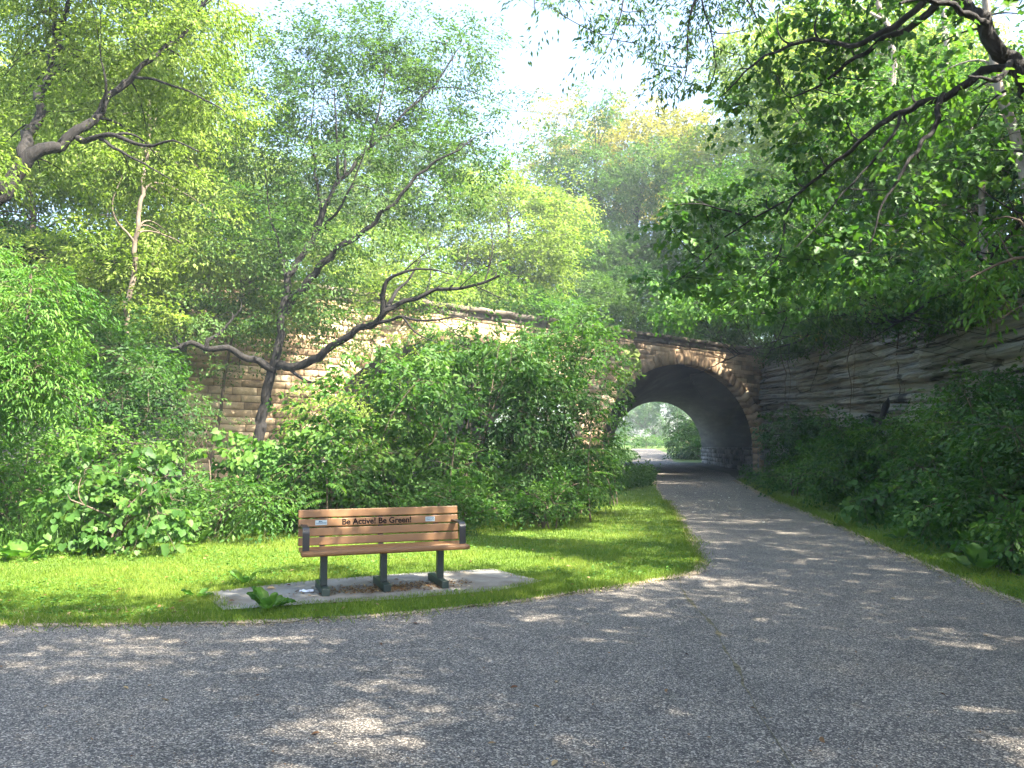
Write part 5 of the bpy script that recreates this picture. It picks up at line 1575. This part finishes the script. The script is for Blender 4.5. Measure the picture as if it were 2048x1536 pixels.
# ------------------------------------------------------------------ litter
def litter(name, label, mat, X, Y, z, L, wr, seed, tpl="oval"):
    r = np.random.default_rng(seed)
    m = len(X)
    D = np.stack([r.normal(0, 1, m), r.normal(0, 1, m), r.normal(0, .12, m)], -1)
    Nv = np.tile((0, 0, 1.), (m, 1)) + r.normal(0, .25, (m, 3))
    ll = L * r.uniform(.5, 1.4, m)
    V, F, k = leaves(np.stack([X, Y, np.full(m, z) + r.random(m) * .006], -1), D, Nv, ll, ll * wr, tpl)
    acc = Acc(); acc.add(V, F, np.repeat(r.random(m), k))
    o = acc.build(name, mat); tag(o, label, kind="stuff")


r = np.random.default_rng(751)
def edge_pts(line, n, sd, seed):
    r = np.random.default_rng(seed)
    L = np.array([gp(*p) for p in line]); seg = np.linalg.norm(np.diff(L, axis=0), axis=1); cs = np.concatenate(([0], np.cumsum(seg)))
    s = r.random(n) * cs[-1]
    i = np.clip(np.searchsorted(cs, s) - 1, 0, len(seg) - 1)
    T = norm(np.diff(L, axis=0))[i]
    d = r.normal(0, sd, n) * (.3 + 1.4 * fbm(s * 1.5, s * 0, seed, 3))
    return np.interp(s, cs, L[:, 0]) - T[:, 1] * d, np.interp(s, cs, L[:, 1]) + T[:, 0] * d


X, Y = edge_pts([(-300, 1254), (0, 1250), (300, 1246), (560, 1239), (820, 1224), (1024, 1200), (1200, 1176), (1330, 1153), (1382, 1140), (1392, 1126), (1386, 1109), (1370, 1078), (1354, 1048), (1330, 1003)], 9000, .10, 761)
m = len(X); rr = np.random.default_rng(762); a = rr.random(m) * 6.283
V, F, k = leaves(np.stack([X, Y, np.full(m, .008)], -1), np.stack([rr.normal(0, .6, m), rr.normal(-.25, .6, m), np.ones(m)], -1), np.stack([np.cos(a), np.sin(a), np.full(m, .1)], -1), rr.uniform(.04, .105, m), rr.uniform(.005, .009, m), "blade")
acc = Acc(); acc.add(V, F, np.repeat(rr.random(m), k))
o = acc.build("edge_grass", M["grass_blade"]); tag(o, "ragged taller grass leaning over the edge of the asphalt", kind="stuff")
X, Y = edge_pts([(2140, 1226), (2046, 1203), (1809, 1108), (1660, 1041), (1560, 1001), (1482, 961)], 8000, .10, 765)
m = len(X); rr = np.random.default_rng(766); a = rr.random(m) * 6.283; scl = (Y / 9) ** .5
V, F, k = leaves(np.stack([X + .04, Y, np.full(m, .008)], -1), np.stack([rr.normal(-.25, .6, m), rr.normal(0, .6, m), np.ones(m)], -1), np.stack([np.cos(a), np.sin(a), np.full(m, .1)], -1), rr.uniform(.04, .105, m) * scl, rr.uniform(.005, .009, m) * scl, "blade")
acc = Acc(); acc.add(V, F, np.repeat(rr.random(m), k))
o = acc.build("edge_grass", M["grass_blade"]); tag(o, "ragged grass leaning over the right edge of the path", kind="stuff")
# under the bench
u = r.normal(.1, .45, 1500); v = r.normal(.02, .14, 1500)
k = (np.abs(u) < 1.05)
u, v = u[k], v[k]
litter("leaf_litter", "brown leaf litter under the bench", M["dead_leaf"], BX + u * math.cos(BR) - v * math.sin(BR), BY + u * math.sin(BR) + v * math.cos(BR), .036, .034, .4, 752, "diamond")
# clippings along the lawn edge
EL = [(-300, 1262), (0, 1256), (300, 1252), (560, 1248), (820, 1232), (1024, 1208), (1200, 1183), (1330, 1160), (1398, 1144), (1406, 1126), (1398, 1109), (1378, 1075), (1362, 1048), (1336, 1003)]
X, Y = edge_pts(EL, 5200, .07, 753)
litter("grass_clippings", "dry clippings along the front edge of the lawn", M["straw"], X, Y, .012, .03, .22, 754, "diamond")
ER = [(2120, 1240), (2040, 1212), (1803, 1114), (1655, 1045), (1555, 1005), (1468, 961)]
X, Y = edge_pts(ER, 3400, .07, 755)
litter("grass_clippings", "dry clippings along the right edge of the path", M["straw"], X, Y, .012, .034, .25, 756, "diamond")
# pale petals on the path before the tunnel, stray leaves nearer
n = 420
Y = r.uniform(16, 42, n); X = .255 * Y + r.normal(0, .055, n) * Y * .8
litter("fallen_petals", "pale petals strewn on the path before the tunnel", M["petal"], X, Y, .010, .055, .6, 757)
sp_ = [(6, 1336), (95, 1413), (245, 1377), (295, 1376), (368, 1290), (322, 1403), (975, 1493), (1115, 1526), (1520, 1528), (1378, 1475), (1422, 1480), (1965, 1274), (1370, 1310), (1222, 1310), (1172, 1250), (1960, 1210), (825, 1248), (1036, 1378), (1333, 1382), (1710, 1306), (1790, 1200), (1842, 1236), (1112, 1368), (1420, 1165), (1880, 1390), (640, 1470), (520, 1395), (900, 1300), (1080, 1420), (1640, 1480), (1500, 1420), (1250, 1500), (180, 1480), (760, 1290)]
XY = np.array([gp(*p) for p in sp_])
litter("fallen_leaves", "single brown and yellow leaves lying on the asphalt", M["dead_leaf"], XY[:, 0], XY[:, 1], .012, .042, .5, 758)
n = 900
Y = 1 / r.uniform(1 / 16, 1 / 3.4, n); X = r.uniform(-.72, .72, n) * Y
k = in_poly(X, Y, [p for p in path])
litter("path_debris", "tiny bits of bark, seed and dry leaf scattered over the asphalt", M["dead_leaf"], X[k], Y[k], .009, .016, .4, 763, "diamond")
n = 260
Y = 1 / r.uniform(1 / 20, 1 / 6.5, n); X = r.uniform(-.7, .3, n) * Y
k = in_poly(X, Y, LAWN)
litter("fallen_leaves", "brown leaves lying in the turf", M["dead_leaf"], X[k], Y[k], .045, .05, .5, 764)
# rubbish on the pad
x, y = gp(612, 1184, .03)
bm = bmesh.new()
r9 = random.Random(3)
pr = None
for i in range(9):
    t = i / 8
    w = .012 + .012 * math.sin(t * 3.14) + .004 * r9.random()
    row = [bm.verts.new((x - .07 + .15 * t, y + .02 * math.sin(t * 9) + s * w, .034 + (.014 + .01 * r9.random()) * (1 - abs(s)) + .002)) for s in (-1, 0, 1)]
    if pr:
        for k in range(2): bm.faces.new((pr[k], row[k], row[k + 1], pr[k + 1]))
    pr = row
o = bm_obj("paper_scrap", bm, M["paper"])
tag(o, "crumpled white paper scrap on the pad beside the left bench foot", "litter")
x, y = gp(541, 1178, .03)
V, F, k = leaves(np.array([(x - .05, y, .036)]), np.array([(1., .1, .1)]), np.array([(0, -.3, 1.)]), np.array([.11]), np.array([.06]), "oval")
o = np_mesh("dead_leaf", V, [F], M["dead_leaf"], attrs={"lv": np.full(len(V), .85)})
tag(o, "curled tan dead leaf on the back edge of the pad", "leaf")
# overhead cable
P = np.stack([at(300, 185, 58), at(640, 196, 60), at(940, 214, 62), at(1065, 224, 63), at(1500, 262, 66)])
P, Rr = catmull(P, np.full(5, .022), step=2.0)
V, Q = tubes(P[None], Rr[None], 6)
tag(np_mesh("overhead_cable", V, [Q], M["cable"], smooth=True), "thin overhead cable crossing the gap of sky", "cable")

# ------------------------------------------------------------------ trees beside and behind the viewer that shade the path
SUN_EL, SUN_AZ = rad(49), math.atan2(-.60, .80)             # direction towards the sun (x, y)
def shade_tree(label, x, y, blobs, seed, lm="leaf_mid", lai=1.6, r=.22):
    b = np.array((x, y, 0.))
    top = max(blobs, key=lambda q: q[0][2])[0]
    grow("tree", label, "tree", b, [([b, np.array((x + .2, y, 3.)), (np.array(top) * .5 + np.array((x, y, 6)) * .5), np.array(top)], r, .05)], blobs, None, seed, lm=lm, lai=lai, L=.13, twig=.4, m=9, twigs=.15, step=.3, cluster_bias=.3)


def ring_blobs(seed, n, x0, x1, y0, y1, z0, z1, r0, r1):
    q = np.random.default_rng(seed)
    return [((q.uniform(x0, x1), q.uniform(y0, y1), q.uniform(z0, z1)), (lambda k: (k, k, k * .6))(q.uniform(r0, r1))) for _ in range(n)]


SH = np.array((math.cos(SUN_AZ), math.sin(SUN_AZ)))


HOLES = [(gp(640, 1500), .66), (gp(770, 1358), .44), (gp(1255, 1275), .40), (gp(1410, 1285), .22), (gp(1590, 1322), .36), (gp(1690, 1345), .32), (gp(1870, 1287), .28), (gp(1430, 1218), .2), (gp(1960, 1400), .28), (gp(1990, 1500), .34), (gp(120, 1430), .2), (gp(1400, 1532), .2)]


def shade_blobs(seed, need, poly, h0, h1, r0, r1, step=.22, behind=False):
    """clumps whose shadows cover this piece of ground, leaving a few sun flecks"""
    q = np.random.default_rng(seed)
    poly = np.array(poly, float)
    lo, hi = poly.min(0), poly.max(0)
    gx, gy = np.meshgrid(np.arange(lo[0], hi[0], step), np.arange(lo[1], hi[1], step))
    gx, gy = gx.ravel(), gy.ravel()
    k = in_poly(gx, gy, poly)
    G = np.stack([gx[k], gy[k]], -1)
    cov = np.zeros(len(G))
    tries = np.zeros(len(G))
    SP = np.array((-SH[1], SH[0]))
    out = []
    for it in range(6000):
        open_ = np.where((cov < need) & (tries < 12))[0]
        if not len(open_): break
        i = q.choice(open_)
        tries[i] += 1
        g = G[i] + q.normal(0, .15, 2)
        r = q.uniform(r0, r1)
        d = min([math.hypot(float((np.array(c) - g) @ SH) / 1.16, float((np.array(c) - g) @ SP)) - hr for c, hr in HOLES])
        r = min(r, d - .16)
        if r < .16: continue
        h = q.uniform(h0, h1)
        p = g + SH * h / math.tan(SUN_EL)
        py = max(p[1], .1)
        if not behind and p[1] > 0 and 1024 + F_PX * p[0] / py < 2048 + 1.4 * r * F_PX / py and 895 - F_PX * (h - CAM_H) / py > -60 - r * F_PX / py: continue
        out.append(((p[0], p[1], h), (r, r, r * .55)))
        dd = G - g
        cov[np.hypot(dd @ SH / 1.16, dd @ SP) < r * 1.05] += 1
    return out


shade_tree("tree standing to the right of the viewer whose crown shades the near path", 12.5, 0.5, shade_blobs(801, 3, [(-7, 4.8), (-1, 4.0), (7, 4.5), (7, 8.4), (1.5, 8.2), (-7, 7.2)], 6.5, 11.5, .5, 1.1) + shade_blobs(806, 3, [(-3.2, 7.5), (-.0, 8.1), (.5, 9.9), (-2.7, 9.5)], 7, 11, .5, .8), 801, lai=1.4)
shade_tree("tree behind the viewer whose crown shades the nearest asphalt", 8.5, -6.5, shade_blobs(802, 3, [(-6, 1.5), (6, 1.5), (7, 5), (-7, 5.2)], 6.5, 11.5, .5, 1.1), 802, lai=1.4)
shade_tree("tree on the right bank beyond the frame edge shading the middle of the path", 14.5, 8.5, shade_blobs(803, 3, [(2.2, 8.3), (7.5, 7.5), (11, 22), (5, 22), (3.3, 14)], 7, 13, .6, 1.3), 803, lai=1.4)
shade_tree("tree on the right slope beyond the frame edge shading the way to the tunnel", 18.5, 16, shade_blobs(804, 3, [(6.3, 23), (12, 20), (16, 44), (7.5, 40)], 8, 15, 1.1, 1.8), 804, lai=1.4)
shade_tree("tall tree beyond the right frame edge shading the right half of the thicket", 15.5, 4.5, shade_blobs(805, 1, [(-3, 15), (1.4, 14.8), (3.6, 19), (0, 20)], 9, 15, .9, 1.6), 805, lai=1.2)
shade_tree("unseen tree added beyond the bridge to shade the far end of the path", 30.0, 96.0, shade_blobs(807, 1, [(11, 86), (21, 86), (27, 128), (15, 128)], 9, 15, 2.0, 3.0, step=.8, behind=True), 807, lai=1.2, r=.3)  # hidden behind the bridge, added only to darken the bright far path

# ================================================================== LIGHT
sc = bpy.context.scene
w = bpy.data.worlds.new("World")
sc.world = w
w.use_nodes = True
nt = w.node_tree
bgn = nt.nodes["Background"]
sky = nt.nodes.new("ShaderNodeTexSky")
sky.sky_type = "NISHITA"
sky.sun_disc = False
sky.sun_elevation = SUN_EL
sky.sun_rotation = math.pi / 2 - SUN_AZ
sky.air_density = 1.0
sky.dust_density = 2.2
sky.ozone_density = 1.0
nt.links.new(sky.outputs[0], bgn.inputs[0])
bgn.inputs[1].default_value = .09
sd = bpy.data.lights.new("sun", "SUN")
sd.energy = 4.8
sd.angle = rad(.55)
sd.color = (1, .92, .78)
so = bpy.data.objects.new("sun", sd)
C.objects.link(so)
S = Vector((math.cos(SUN_EL) * math.cos(SUN_AZ), math.cos(SUN_EL) * math.sin(SUN_AZ), math.sin(SUN_EL)))
so.rotation_euler = S.to_track_quat("Z", "Y").to_euler()
so.location = (20, -15, 40)

HAZE = .0013
if HAZE:
    V = [(x, y, z) for x in (-80, 120) for y in (-20, 230) for z in (-2, 48)]
    m, hn, out = new_mat("haze")
    pv = nd(hn, "VolumePrincipled", Density=HAZE, Anisotropy=.2)
    pv.inputs["Color"].default_value = (.80, .90, 1, 1)
    hn.links.new(pv.outputs[0], out.inputs["Volume"])
    o = np_mesh("haze", V, [np.array([(0, 1, 3, 2), (4, 6, 7, 5), (0, 4, 5, 1), (2, 3, 7, 6), (0, 2, 6, 4), (1, 5, 7, 3)])], m)
    o["kind"] = "stuff"

sc.view_settings.view_transform = "Standard"
sc.view_settings.look = "None"
sc.view_settings.exposure = 3.05
sc.view_settings.gamma = 1
cy = sc.cycles
cy.use_denoising = True
try: cy.denoiser = "OPENIMAGEDENOISE"
except Exception: pass
cy.max_bounces = 7
cy.diffuse_bounces = 4
cy.glossy_bounces = 2
cy.transmission_bounces = 4
cy.volume_bounces = 0
cy.transparent_max_bounces = 4
cy.caustics_reflective = False
cy.caustics_refractive = False
cy.sample_clamp_indirect = 6
cy.use_adaptive_sampling = True
cy.adaptive_threshold = .02
cy.use_light_tree = False
